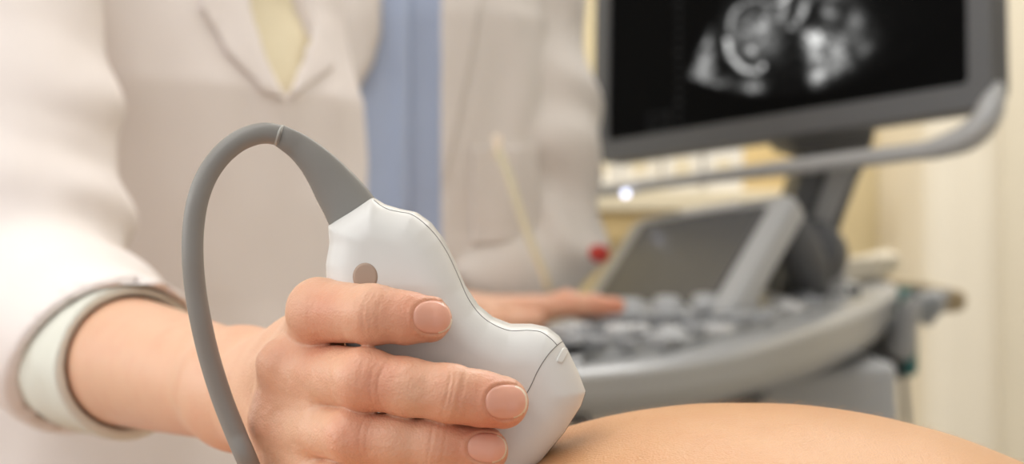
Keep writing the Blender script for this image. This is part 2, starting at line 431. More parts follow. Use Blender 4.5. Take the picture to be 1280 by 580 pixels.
def patch(name, sdf, c, hx, hy, rot, m, parent, lift=.00025, ex=2.35, rings=9, seg=40, edge=None, d0=.36, d1=.5, sink=.0006, crown=0.0):
    """thin raised plate (fingernail, marker dot) following the surface under it"""
    V = []; a = np.linspace(0, 2 * math.pi, seg, endpoint=False); cr, sr = math.cos(rot), math.sin(rot)
    def pt(ux, uy, l):
        x, y = ux * hx, uy * hy; q = raycast(sdf, c[0] + x * cr - y * sr, c[1] + x * sr + y * cr, d0, d1, 60)
        if q is None: return None
        return q + grad(sdf, q, 8e-4) * l
    bm = bmesh.new(); c0 = bm.verts.new(pt(0, 0, lift + crown)); prev = None
    for r in range(1, rings + 2):
        rr = min(r, rings) / rings; row = []
        for t in a:
            ct, st = math.cos(t), math.sin(t); k = rr / (abs(ct) ** ex + abs(st) ** ex) ** (1 / ex)
            l = lift + crown * (1 - rr * rr) if r <= rings else -sink
            q = pt(ct * k, st * k, l)
            row.append(bm.verts.new(q if q is not None else prev[len(row)].co))
        for j in range(seg):
            if prev is None: f = bm.faces.new((c0, row[j], row[(j + 1) % seg]))
            else: f = bm.faces.new((prev[j], row[j], row[(j + 1) % seg], prev[(j + 1) % seg]))
            if edge is not None and r >= rings and math.cos(a[j]) > edge: f.material_index = 1
        prev = row
    return link(name, from_bm(name, bm), m, parent)
def surf_line(name, sdf, pts, rad, m, parent, lift=0.0, d0=.36, d1=.5):
    q = catmull([(x, y, 0) for x, y in pts], 10); out = []
    for x, y, _ in q:
        r = raycast(sdf, x, y, d0, d1, 60)
        if r is not None: out.append(r + grad(sdf, r) * lift)
    return link(name, tube_mesh(name, out, rad, 6), m, parent)

# ================================================================== THE PROBE
PD = .4125
outline = [(413, 283), (467, 248), (480, 256), (500, 262), (520, 266), (538, 279), (553, 299), (567, 327), (580, 358), (597, 383), (615, 398), (638, 407),
           (665, 407), (684, 411), (699, 422), (710, 440), (721, 463), (730, 487), (724, 504), (703, 537), (676, 570), (645, 600), (610, 622), (575, 632),
           (545, 622), (522, 598), (500, 560), (474, 505), (446, 448), (424, 405), (413, 365), (411, 330), (415, 304)]
PPOLY = pxpoly(outline, PD)
def probe_sdf(p):
    R = .0105; H = .0155
    d2 = sdpoly(p[:, [0, 2]], PPOLY) + R * .98
    # the handle is a little slimmer at the neck
    h = H - .0035 * np.clip((p[:, 2] - .985) / .03, 0, 1)
    wy = np.abs(p[:, 1] - PD) - h + R
    return np.minimum(np.maximum(d2, wy), 0) + np.sqrt(np.maximum(d2, 0) ** 2 + np.maximum(wy, 0) ** 2) - R
proot = empty('ultrasound_probe', tuple(P(640, 600, PD)))
tag(proot, 'white curved ultrasound probe with grey cable held in the hand against the belly', 'probe')
V, Q = polygonise('probe', probe_sdf, np.arange(-.058, .026, .0008), np.arange(.393, .432, .0008), np.arange(.915, 1.014, .0008), 2)
link('housing', mesh_np('housing', V, Q), M['probe'], proot)
surf_line('seam', probe_sdf, [(467, 250), (476, 257), (486, 262), (500, 265), (514, 268), (530, 279), (546, 296), (560, 318), (573, 346), (584, 371), (598, 391), (614, 404), (636, 413),
          (660, 413), (676, 415), (688, 423), (696, 431)], .00013, M['probe_groove'], proot)
surf_line('cap_seam', probe_sdf, [(703, 427), (696, 432), (684, 445), (672, 464), (661, 487), (640, 520)], .00013, M['probe_groove'], proot)
patch('marker_dot', probe_sdf, (456.5, 346), 15.5, 17.5, 0, M['probe_dot'], proot, lift=.00008, ex=2, rings=5)
patch('orientation_notch', probe_sdf, (703, 444.5), 10, 4.2, math.radians(-63), M['probe'], proot, lift=.00022, ex=6, rings=4)
for a, b in (((560, 438), (551, 446)), ((572, 441), (566, 448))):
    pass
# rubber lens along the face that touches the skin
lp = [(x + 1.6, y + 1.6) for x, y in outline[17:26]]
inner = [(545, 570), (600, 560), (660, 520), (700, 470)]
LPOLY = pxpoly(lp + inner, PD)
def lens_sdf(p):
    R = .006; d2 = sdpoly(p[:, [0, 2]], LPOLY) + R; wy = np.abs(p[:, 1] - PD) - .0095 + R
    return np.minimum(np.maximum(d2, wy), 0) + np.sqrt(np.maximum(d2, 0) ** 2 + np.maximum(wy, 0) ** 2) - R
V, Q = polygonise('lens', lens_sdf, np.arange(-.03, .026, .001), np.arange(.398, .428, .001), np.arange(.915, .965, .001), 1)
link('lens', mesh_np('lens', V, Q), M['lens'], proot)
# strain relief: tapered curved sleeve, then the cable
SR = [(440.5, 265.5, .4125, 33.5), (432, 252, .4125, 31.5), (420, 235, .4125, 28.8), (406, 216, .412, 24.5), (391, 199, .4115, 20.5), (374, 184, .411, 17.2), (358, 174, .41, 15), (349, 169, .41, 13.9)]
pts = catmull([P(a, b, c) for a, b, c, d in SR], 6); rr = catmull([(d * c / FPX, 0, 0) for a, b, c, d in SR], 6)[:, 0]
link('strain_relief', tube_mesh('strain_relief', pts, rr, 36, squash=(.62, 1), up=(0, 1, 0)), M['rubber'], proot)
link('cable_ring', tube_mesh('cable_ring', [P(350.5, 169.8, .41), P(348, 168.8, .41)], [.00322, .00318], 32, up=(0, 1, 0)), M['rubber_l'], proot)
CB = [(349, 169, .41), (333, 166.5, .409), (316, 169, .408), (296, 178, .407), (275, 196, .406), (258, 221, .405), (247, 251, .404), (241.5, 287, .404), (241, 325, .404), (244.5, 364, .405),
      (251.5, 404, .406), (262, 448, .408), (277, 496, .41), (294, 540, .411), (311, 580, .412), ]
CW = [(-.074, .43, .916), (-.086, .50, .902), (-.090, .60, .880), (-.085, .715, .80), (-.06, .78, .60), (.02, .84, .40), (.12, 1.0, .24), (.24, 1.40, .17)]
pts = catmull([P(*c) for c in CB] + CW, 10)
link('cable', tube_mesh('cable', pts, .00305, 24), M['rubber'], proot)

# ================================================================== OPERATOR (front person)
W0 = J(303, 486, .50, 68); F1 = J(125, 443, .67, 84); E1 = (np.array([-.268, .765, .965]), .038); S1 = (np.array([-.335, .91, 1.24]), .05)
IDX = [J(392, 421, .437, 37), J(399, 388.5, .403, 39.5), J(466, 393, .389, 36.5), J(505, 397, .3885, 31.5), J(536, 399, .3905, 29)]
MID = [J(366, 462, .418, 37), J(456, 474, .3865, 38), J(510, 484, .3845, 35), J(563, 492, .384, 35.5), J(600, 498, .3855, 33), J(628, 503, .388, 33)]
RNG = [J(354, 530, .424, 34), J(440, 544.5, .389, 33.5), J(492, 551, .3875, 31), J(542, 556, .3875, 32), J(606, 563, .391, 29.5)]
PNK = [J(352, 592, .430, 30), J(425, 604, .396, 30), J(490, 615, .394, 27), J(542, 622, .397, 24)]
THB = [J(350, 515, .472, 40), J(405, 462, .462, 38), J(470, 432, .4455, 33), J(528, 418, .4415, 27)]
FING = [IDX, MID, RNG, PNK, THB]
NAILS = [((541, 396.5), 24.5, 20.5, math.radians(2), IDX), ((633, 502.5), 26, 21.5, math.radians(-3), MID), ((609, 560), 24.5, 18.5, math.radians(4), RNG)]
def creases():
    out = []
    def at(js, i, t=0): return js[i][0] + (js[min(i + 1, len(js) - 1)][0] - js[i][0]) * t
    def add(js, c, offs, amp, wd, bow):
        t = js[2][0] - js[1][0]; t = t / np.linalg.norm(t); s = np.cross(t, [0, 1, 0]); s /= np.linalg.norm(s)
        out.append((c, t, s, offs, amp, wd, bow))
    add(IDX, P(463, 391, .381), [-.0013, 0, .0012], .00018, .0004, 14)
    add(IDX, P(396, 388, .394), [-.0012, .0008, .0024], .00013, .0004, 10)
    add(MID, P(566, 488, .376), [-.0014, 0, .0014, .0024], .00036, .0004, 18)
    add(MID, P(462, 474, .378), [-.0032, -.002, .0003, .0024, .0036], .00017, .0004, -30)
    add(RNG, P(544, 552, .380), [-.0012, .0004, .0018], .00026, .0004, 14)
    add(RNG, P(445, 546, .381), [-.003, -.0015, .0006, .0026], .00022, .0004, -30)
    return out
CR = creases()
LW = P(584, 402, 1.19); LK = P(668, 391, 1.205)
LF = [[(P(672, 388, 1.205), .0105), (P(712, 381, 1.205), .0095), (P(742, 381, 1.205), .0085), (P(771, 382.5, 1.205), .0072)],
      [(P(668, 388, 1.228), .0105), (P(708, 376, 1.232), .0095), (P(738, 382, 1.232), .0082), (P(752, 387, 1.23), .007)],
      [(P(660, 392, 1.248), .010), (P(694, 380, 1.254), .009), (P(716, 384, 1.254), .008), (P(724, 389, 1.252), .007)],
      [(P(650, 396, 1.266), .009), (P(676, 386, 1.272), .008), (P(692, 388, 1.272), .007), (P(697, 391, 1.27), .006)],
      [(P(606, 408, 1.178), .012), (P(640, 404, 1.166), .0105), (P(668, 400, 1.168), .0085)]]
def torso1(p, off=0.0):
    z = p[:, 2]
    edge = ramp(z, [.3, .62, .8, .93, 1.02, 1.10, 1.166, 1.25, 1.36], [-.03, -.05, -.075, -.105, -.11, -.115, -.14, -.155, -.16])
    a = ramp(z, [.3, .8, .95, 1.1, 1.25, 1.33, 1.40], [.20, .185, .15, .165, .18, .15, .05])
    b = ramp(z, [.3, .8, .95, 1.1, 1.25, 1.33, 1.40], [.14, .125, .10, .115, .10, .08, .05])
    ex = np.sqrt((a * a + b * b) / 2) * 1.03
    return loft(p, edge - ex, 1.05, math.radians(-45 + 90 - 0) * 1.0, a + off, b + off, 2.2)
def hand_r(p):
    palm = None
    for f, r0 in ((IDX, .0125), (MID, .0135), (RNG, .0135), (PNK, .0115)):
        c = cone(p, W0[0] + np.array([0.002, -.004, 0]), f[0][0], r0, f[0][1]); palm = c if palm is None else smin(palm, c, .009)
    palm = smin(palm, cone(p, P(385, 455, .446), P(376, 560, .45), .011, .0115), .01)
    palm = smin(palm, ball(p, P(350, 455, .4115), .0052), .008)
    palm = smin(palm, ball(p, P(338, 527, .4175), .005), .008)
    for f, g in ((IDX, MID), (MID, RNG), (RNG, PNK)):
        a = (f[0][0] + g[0][0]) / 2; b = a * .5 + (f[1][0] + g[1][0]) / 4
        palm = smin(palm, cone(p, a, b, .0072, .0058), .006)
    palm = smin(palm, cone(p, P(398, 440, .442), P(452, 438, .439), .0085, .0075), .005)
    palm = smin(palm, cone(p, W0[0], THB[0][0], .017, THB[0][1]), .01)
    G = []
    for f in FING: G.append(smin(palm, chain(p, f, .0025), .0045))
    d = G[0]
    for g in G[1:]: d = smin(d, g, .0010)
    return d
def hl(p, c, f, up=(0, 0, 1)):
    f = np.asarray(f, float); f /= np.linalg.norm(f); up = np.asarray(up, float); up = up - f * (up @ f); up /= np.linalg.norm(up); r = np.cross(f, up)
    v = p - np.asarray(c); return np.stack([v @ r, v @ f, v @ up], -1)
def head(p, c, f, up=(0, 0, 1)):
    q = hl(p, c, f, up); m = np.abs(q[:, :1]); s = np.concatenate([m, q[:, 1:]], 1)
    d = ell(q, (0, -.005, .01), (.074, .094, .100)); d = smin(d, ell(q, (0, .032, -.058), (.050, .056, .052)), .03)
    d = smin(d, cone(q, (0, .084, .012), (0, .106, -.018), .007, .0115), .008)
    d = smin(d, cone(q, (-.03, .080, .028), (.03, .080, .028), .008, .008), .01)
    d = smin(d, cone(q, (-.017, .083, -.048), (.017, .083, -.048), .0055, .0055), .004)
    d = smax(d, -ball(s, (.031, .098, .008), .0135), .008); d = smin(d, ball(s, (.031, .079, .008), .0115), .002)
    d = smin(d, cone(s, (.072, -.005, .018), (.075, -.002, -.022), .012, .009), .006)
    return d
def hair_sdf(p, c, f, up=(0, 0, 1)):
    q = hl(p, c, f, up); d = ell(q, (0, -.012, .016), (.083, .098, .104)) + .0015 * vnoise(q, 70, 3)
    d = smin(d, ell(q, (0, -.075, -.02), (.055, .045, .06)), .03)
    cut = np.maximum(.050 - q[:, 1] - .0, q[:, 2] - .070)            # keeps the face free
    return np.maximum(d, -np.maximum(.038 - q[:, 1], q[:, 2] - .072))
H1 = ((-.262, 1.03, 1.565), (.7, -.7, -.35)); H2 = ((-.105, 1.41, 1.60), (.25, -1, -.35)); HP = ((-.53, .43, .845), (.12, 0, 1), (-1, 0, .12))
def add_hair(c, f, parent, up=(0, 0, 1)):
    c = np.array(c); V, Q = polygonise('hair%.2f' % c[0], lambda p: hair_sdf(p, c, f, up), np.arange(c[0] - .17, c[0] + .17, .006), np.arange(c[1] - .17, c[1] + .17, .006), np.arange(c[2] - .17, c[2] + .17, .006), 1, eps=4e-4)
    link('hair', mesh_np('hair', V, Q), M['hair_dark'], parent)
def add_legs(parent, hips, feet, top):
    L = lambda p: smax(smin(chain(p, [(np.array(hips[0]), .095), (np.array([feet[0][0], feet[0][1], .5]), .065), (np.array(feet[0]), .05)], .03), chain(p, [(np.array(hips[1]), .095), (np.array([feet[1][0], feet[1][1], .5]), .065), (np.array(feet[1]), .05)], .03), .02), .06 - p[:, 2], .005)
    A = np.array(list(hips) + list(feet)); V, Q = polygonise('legs%.2f' % hips[0][0], L, np.arange(A[:, 0].min() - .12, A[:, 0].max() + .12, .012), np.arange(A[:, 1].min() - .12, A[:, 1].max() + .12, .012), np.arange(.03, top + .12, .014), 1, eps=4e-4)
    link('trousers', mesh_np('trousers', V, Q), M['trousers'], parent)
    for f in feet:
        S = lambda p: smax(smin(ell(p, (f[0] + .01, f[1] - .07, .04), (.045, .12, .045)), ell(p, (f[0], f[1] + .01, .06), (.045, .06, .06)), .03), .002 - p[:, 2], .004)
        V, Q = polygonise('shoe%.2f%.2f' % (f[0], f[1]), S, np.arange(f[0] - .08, f[0] + .08, .006), np.arange(f[1] - .22, f[1] + .10, .006), np.arange(-.01, .14, .006), 1, eps=4e-4)
        link('shoe', mesh_np('shoe', V, Q), M['shoe'], parent)
def body1(p):
    fa = chain(p, [S1, E1, F1, W0], .02)
    d = fa
    nr = (p[:, 1] < .56) & (p[:, 0] > -.17)
    if nr.any():
        q = p[nr]; h = hand_r(q); e = smin(fa[nr], h, .012)
        # skin creases and the folds that frame the nails
        m = q[:, 1] < .43
        if m.any():
            qq = q[m]; dd = np.zeros(len(qq))
            for c, t, s, offs, amp, wd, bow in CR:
                v = qq - c; r2 = (v * v).sum(1); k = r2 < .016 ** 2
                if not k.any(): continue
                vv = v[k]; a = vv @ t; b = vv @ s; ln = a + bow * b * b + .00028 * vnoise(qq[k], 400, 6)
                g = sum((.45 + .55 * abs(math.sin(i * 2.3 + 1))) * np.exp(-((ln - o * (1 + .35 * math.sin(i * 7.3))) / wd) ** 2) for i, o in enumerate(offs))
                dd[k] += amp * g * np.exp(-(a / .0045) ** 2 - (b / .0065) ** 2)
            px, py = pxof(qq)
            for c, hx, hy, ro, f in NAILS:
                u = ((px - c[0]) * math.cos(ro) + (py - c[1]) * math.sin(ro)) / hx; w_ = (-(px - c[0]) * math.sin(ro) + (py - c[1]) * math.cos(ro)) / hy
                rho = (np.abs(u) ** 2.35 + np.abs(w_) ** 2.35) ** (1 / 2.35)
                near = (qq[:, 1] < f[-1][0][1] + .001)
                dd += near * (.00020 * np.exp(-((rho - 1.0) / .07) ** 2) * (u < .75) - .00022 * np.exp(-((rho - 1.2) / .12) ** 2) * (u < .55))
            dd += .00007 * vnoise(qq, 700, 3) + .00012 * vnoise(qq, 260, 5)
            e[m] += dd
        d = d.copy(); d[nr] = e
    far = p[:, 1] > .8
    if far.any():
        q = p[far]
        t = smax(torso1(q, -.014), .35 - q[:, 2], .02)
        t = smin(t, cone(q, (-.30, 1.06, 1.30), (-.28, 1.05, 1.46), .055, .05), .03)
        t = smin(t, cone(q, (-.38, .93, 1.27), (-.22, 1.10, 1.27), .05, .05), .03)
        t = smin(t, head(q, *H1), .02)
        arm = chain(q, [(np.array([-.20, 1.13, 1.24]), .042), (np.array([-.165, 1.14, .935]), .034), (LW, .021)], .02)
        hand = cone(q, LW, P(668, 391, 1.205), .019, .012)
        for f in LF[:4]: hand = smin(hand, cone(q, LW, f[0][0], .016, f[0][1]), .01)
        hs = [smin(hand, chain(q, f, .004), .006) for f in LF]
        h = hs[0]
        for g in hs[1:]: h = smin(h, g, .0015)
        t = smin(t, smin(arm, h, .012), .02)
        d = d.copy(); d[far] = smin(d[far], t, .02)
    return d
xs = steps([(-.56, .009), (-.3, .007), (-.12, .0018), (-.076, .0004), (.008, .0004), (.03, .0028), (.12, .0028), (.16, .006)])
ys = steps([(.35, .002), (.372, .0004), (.432, .0004), (.5, .0014), (.7, .004), (.9, .009), (1.1, .009), (1.15, .0032), (1.29, .0032), (1.36, .009)])
zs = steps([(.33, .014), (.84, .008), (.905, .0008), (.926, .0004), (.972, .0004), (.99, .003), (1.1, .012), (1.44, .012), (1.48, .007), (1.72, .007)])
print('grid', len(xs), len(ys), len(zs))
V, Q = polygonise('body', body1, xs, ys, zs, 3)
me = mesh_np('person', V, Q); BV = V
fl = np.full(len(V), .12)
for c, r, a in [(P(540, 400, .383), .011, .55), (P(470, 394, .38), .008, .3), (P(396, 390, .392), .010, .5), (P(632, 503, .38), .010, .55), (P(566, 492, .376), .007, .35), (P(462, 474, .378), .010, .5),
                (P(608, 561, .384), .011, .5), (P(445, 546, .381), .010, .5), (P(346, 455, .410), .009, .35), (P(335, 527, .416), .009, .35), (P(545, 553, .38), .008, .3), (P(400, 440, .40), .010, .3),
                (P(771, 383, 1.2), .02, .6), (P(700, 390, 1.2), .05, .35)]:
    fl += a * np.exp(-((V - c) ** 2).sum(1) / r ** 2)
set_attr(me, 'flush', fl)
op = link('person', me, M['skin'])
tag(op, 'person in a white coat holding the white ultrasound probe, other hand on the keyboard', 'person')
bd = lambda p: body1(p)
for (c, hx, hy, ro, f), nm in zip(NAILS, 'imr'):
    patch('fingernail', bd, c, hx, hy, ro, [M['nail'], M['nail_edge']], op, lift=.00012, crown=.00022, rings=10, edge=.45, sink=.0005)

# coat of the operator
VN = pxpoly([(280, -120), (296, 0), (318, 62), (346, 118), (362, 50), (372, -20), (372, -120)], .955)
def coat1_outer(p):
    d = torso1(p)
    d = smin(d, cone(p, (-.38, .93, 1.27), (-.22, 1.10, 1.27), .062, .058), .04)
    z = p[:, 2]
    return d
def folds(p, amp=.004, s=14, seed=1):
    q = p * np.array([1.3, 1.3, .7]); return amp * vnoise(q, s, seed) + amp * .45 * vnoise(q, s * 2.3, seed + 3)
TA = (W0[0] - F1[0]) / np.linalg.norm(W0[0] - F1[0])
N1 = TA + np.array([-.30, 0, -1.0]); N1 /= np.linalg.norm(N1)
N2 = TA + np.array([.12, 0, -.05]); N2 /= np.linalg.norm(N2)
def arm_at(D):
    t = (D - F1[0][1]) / (W0[0][1] - F1[0][1]); return F1[0] + (W0[0] - F1[0]) * t
def sleeve_r(p):
    d = chain(p, [(np.array([-.345, .92, 1.26]), .075), (np.array([-.296, .80, 1.03]), .064), (np.array([-.277, .768, .977]), .057), (arm_at(.70) + np.array([-.006, 0, .008]), .0400), (arm_at(.60) + np.array([0, 0, .001]), .0345)], .03)
    z = p[:, 2]
    # gathered folds at the bent elbow and rings up the sleeve
    ph = z * 2 * math.pi / .085 + p[:, 0] * 26 + 4.5 * vnoise(p, 8, 4)
    amp = .0035 * np.clip((p[:, 1] - .68) / .06, 0, 1) * (1 + .8 * vnoise(p, 11, 9))
    return d - amp * (.5 + .5 * np.sin(ph)) ** 1.5 * 2 + np.clip((p[:, 1] - .655) / .07, .08, 1) * (.0028 * vnoise(p * np.array([1, 1, 1.7]), 16, 8) + .0012 * vnoise(p, 45, 8))
def coat1(p):
    d = coat1_outer(p) + folds(p)
    d = np.maximum(d, -sdpoly_cut(p, VN, 1.06))
    sl = sleeve_r(p)
    inner = chain(p, [(E1[0] + np.array([-.004, 0, 0]), .0425), (arm_at(.70) + np.array([-.002, 0, .002]), .0362), (arm_at(.52), .0295)], .01)
    sl = np.maximum(sl, (p - arm_at(.652)) @ N1)
    sl = np.maximum(sl, -inner)
    la = chain(p, [(np.array([-.20, 1.13, 1.25]), .058), (np.array([-.168, 1.14, .94]), .047), (P(520, 404, 1.17), .034)], .02) + .003 * vnoise(p, 22, 6)
    d = smin(d, la, .015)
    d = smin(d, sl, .006)
    return smax(d, .42 - p[:, 2], .01)
def sdpoly_cut(p, poly, ymax):
    s = sdpoly(p[:, [0, 2]], poly); return np.maximum(s, p[:, 1] - ymax)
V, Q = polygonise('coat1', coat1, steps([(-.60, .007), (-.34, .005), (-.28, .0035), (-.12, .0035), (-.09, .006), (.0, .006)]),
                  steps([(.57, .003), (.74, .003), (.9, .006), (1.34, .007)]), steps([(.40, .012), (.85, .0035), (1.06, .0035), (1.2, .006), (1.44, .008)]), 2, eps=4e-4)
coat = link('coat', mesh_np('coat', V, Q), M['coat'], op)
add_hair(H1[0], H1[1], op)
add_legs(op, [(-.28, .98, .62), (-.17, 1.08, .62)], [(-.30, .98, .06), (-.17, 1.10, .06)], .66)
def shell(base, poly, lo, hi, ymax):
    return lambda p: np.maximum(np.maximum(base(p) - hi, lo - base(p)), sdpoly_cut(p, poly, ymax))
base1 = lambda p: coat1_outer(p) + folds(p)
def add_shell(name, base, pts, D, m, parent, lo=-.002, hi=.004, ymax=1.06, st=.003):
    poly = pxpoly(pts, D); A = np.array(poly)
    f = shell(base, poly, lo, hi, ymax)
    V, Q = polygonise(name, f, np.arange(A[:, 0].min() - .01, A[:, 0].max() + .01, st), np.arange(D - .14, D + .10, st), np.arange(max(A[:, 1].min(), .5) - .01, A[:, 1].max() + .01, st), 1, eps=4e-4)
    return link(name, mesh_np(name, V, Q), m, parent)
add_shell('lapel', base1, [(240, -110), (284, -110), (299, 0), (320, 62), (346, 120), (322, 112), (276, 60), (248, 10)], .955, M['coat'], op)
add_shell('lapel', base1, [(372, -110), (420, -110), (414, -10), (396, 60), (349, 122), (362, 50), (371, -10)], .955, M['coat'], op)
V, Q = polygonise('blouse', lambda p: np.maximum(np.maximum(torso1(p, -.007) + folds(p, .003, 20, 4), sdpoly(p[:, [0, 2]], pxpoly([(270, -200), (330, 170), (430, -200)], .955)) - .02), p[:, 1] - 1.06),
                  np.arange(-.26, -.08, .004), np.arange(.86, 1.08, .004), np.arange(1.04, 1.42, .005), 1, eps=4e-4)
link('blouse', mesh_np('blouse', V, Q), M['blouse'], op)
def cuff(p):
    o = chain(p, [(E1[0] + np.array([-.002, 0, 0]), .0420), (F1[0] + np.array([-.001, 0, 0]), .0362), (arm_at(.56), .0300)], .005) + .0009 * vnoise(p, 60, 2)
    i = chain(p, [(E1[0], .0375), (F1[0], .0318), (arm_at(.56), .0262)], .005)
    d = np.maximum(o, -i); d = smax(d, (p - arm_at(.622)) @ N2, .0015); return np.maximum(d, p[:, 1] - .752)
V, Q = polygonise('cuff', cuff, np.arange(-.315, -.10, .0013), np.arange(.57, .765, .0016), np.arange(.89, 1.01, .0013), 2, eps=4e-4)
link('cuff', mesh_np('cuff', V, Q), M['lining'], op)

# ================================================================== SECOND PERSON (behind)
def torso2(p, off=0.0):
    z = p[:, 2]
    a = ramp(z, [.3, .8, 1.0, 1.2, 1.32, 1.42], [.175, .165, .14, .155, .13, .05]); b = ramp(z, [.3, .8, 1.0, 1.2, 1.32, 1.42], [.12, .115, .10, .11, .09, .05])
    k = np.clip((.98 - z) / .10, 0, 1)
    return loft(p, -.105 - .045 * k, 1.41 + .045 * k, math.radians(-8), a + off, b + off, 2.5)
arm2 = [(np.array([.015, 1.40, 1.26]), .054), (np.array([.030, 1.39, 1.10]), .051), (np.array([.040, 1.40, .990]), .046)]
def body2(p):
    t = smax(torso2(p, -.02), .35 - p[:, 2], .02)
    t = smin(t, cone(p, (-.105, 1.42, 1.3), (-.105, 1.42, 1.50), .055, .052), .03)
    t = smin(t, head(p, *H2), .02)
    a = chain(p, [(np.array([.0, 1.40, 1.25]), .04), (np.array([.040, 1.40, .990]), .033), (np.array([-.05, 1.33, .952]), .023)], .02)
    t = smin(t, a, .02)
    h = cone(p, (-.05, 1.33, .952), (-.082, 1.305, .948), .018, .015)
    hs = []
    for i in range(4):
        k = np.array([-.088, 1.292, .962 - .013 * i]); m1 = k + np.array([-.026, .004, -.002]); m2 = m1 + np.array([-.012, .014, 0]); m3 = m2 + np.array([.004, .016, 0])
        hs.append(smin(smin(h, cone(p, (-.05, 1.33, .952), k, .012, .0095), .008), chain(p, [(k, .0095), (m1, .0085), (m2, .008), (m3, .007)], .003), .004))
    d = hs[0]
    for g in hs[1:]: d = smin(d, g, .0015)
    d = smin(d, chain(p, [(np.array([-.06, 1.32, .962]), .011), (np.array([-.086, 1.32, .972]), .010), (np.array([-.104, 1.32, .972]), .008)], .004), .006)
    l = chain(p, [(np.array([-.21, 1.42, 1.25]), .04), (np.array([-.25, 1.42, .97]), .033), (np.array([-.23, 1.35, .75]), .024), (np.array([-.225, 1.33, .67]), .018)], .02)
    return smin(t, smin(d, l, .02), .012)
V, Q = polygonise('body2', body2, steps([(-.34, .008), (-.14, .006), (-.10, .0035), (.06, .0035), (.11, .006)]), steps([(1.24, .0035), (1.34, .0035), (1.56, .008)]), steps([(.33, .012), (.9, .006), (.93, .0035), (.99, .0035), (1.1, .008), (1.74, .008)]), 2, eps=4e-4)
me = mesh_np('person', V, Q); set_attr(me, 'flush', np.full(len(V), .25))
p2 = link('person', me, M['skin'])
add_hair(H2[0], H2[1], p2)
add_legs(p2, [(-.215, 1.46, .74), (-.09, 1.45, .74)], [(-.24, 1.48, .06), (-.08, 1.47, .06)], .78)
tag(p2, 'person in a blue shirt and open white coat standing behind the probe', 'person')
OPEN = pxpoly([(480, -250), (560, -250), (553, 0), (551, 120), (551, 900), (340, 900), (430, 135), (447, 108), (465, 78), (475, 40)], 1.30)
base2 = lambda p: torso2(p) + folds(p * np.array([1, 1, .6]), .004, 16, 5)
def coat2(p):
    d = base2(p)
    d = np.maximum(d, -sdpoly_cut(p, OPEN, 1.42))
    s = chain(p, arm2 + [(np.array([.0, 1.355, .966]), .038), (np.array([-.032, 1.335, .958]), .033)], .03)
    d = smin(d, cone(p, (-.03, 1.4, 1.27), (.015, 1.4, 1.26), .05, .054), .03)
    s = s - .004 * np.sin(p[:, 2] * 75 + p[:, 0] * 40 + 2.5 * vnoise(p, 12, 3))
    d = smin(d, s, .006)
    l = chain(p, [(np.array([-.21, 1.42, 1.25]), .055), (np.array([-.255, 1.42, .97]), .048), (np.array([-.235, 1.36, .78]), .04)], .02)
    d = smin(d, l, .01)
    d = smin(d, cone(p, (-.22, 1.42, 1.29), (0.0, 1.41, 1.29), .05, .05), .03)
    d = np.maximum(d, -sdpoly_cut(p, OPEN, 1.40))
    return smax(d, .42 - p[:, 2], .01)
V, Q = polygonise('coat2', coat2, steps([(-.36, .007), (-.14, .004), (.11, .004), (.14, .007)]), steps([(1.24, .004), (1.36, .004), (1.56, .008)]), steps([(.40, .012), (.88, .004), (1.2, .004), (1.42, .008)]), 2, eps=4e-4)
link('coat', mesh_np('coat', V, Q), M['coat_b'], p2)
V, Q = polygonise('shirt', lambda p: smax(np.maximum(torso2(p, -.009) + folds(p * np.array([1, 1, .5]), .004, 24, 7), p[:, 1] - 1.44), .62 - p[:, 2], .01),
                  np.arange(-.32, .06, .004), np.arange(1.27, 1.48, .004), np.arange(.60, 1.40, .005), 1, eps=4e-4)
link('shirt', mesh_np('shirt', V, Q), M['shirt'], p2)
sb = lambda p: torso2(p, -.009) + folds(p * np.array([1, 1, .5]), .004, 24, 7)
patch('sleeve_badge', coat2, (748, 317), 12, 10, .2, M['red'], p2, lift=.002, ex=2.2, rings=4, d0=1.2, d1=1.5, sink=.002)
add_shell('shirt_placket', sb, [(496, -150), (517, -150), (512, 420), (493, 420)], 1.31, M['shirt'], p2, lo=-.002, hi=.003, ymax=1.42)
add_shell('lapel', base2, [(552, -200), (618, -200), (606, -20), (592, 60), (566, 190), (552, 240)], 1.30, M['coat_b'], p2, ymax=1.42)
add_shell('chest_pocket', base2, [(589, 184), (672, 178), (676, 300), (590, 306)], 1.30, M['coat_b'], p2, ymax=1.42, hi=.0045)
bm = bmesh.new(); a = P(621, 196, 1.283); b = P(622, 170, 1.285)
o = link('pen', tube_mesh('pen', [a, a + (b - a) * .5, b, b + (b - a) * .06], [.0035, .0045, .0045, .002], 12), M['nail_edge'])
tag(o, 'small pale pen clipped to the chest pocket of the coat behind', 'pen')
pts = catmull([P(622, 188, 1.279), P(634, 215, 1.277), P(648, 258, 1.277), P(664, 305, 1.279), P(679, 340, 1.283), P(686, 362, 1.29)], 8)
o = link('cord', tube_mesh('cord', pts, .0036, 12), M['cord'])
tag(o, 'pale cream cord hanging slantwise across the coat of the person behind', 'cord')

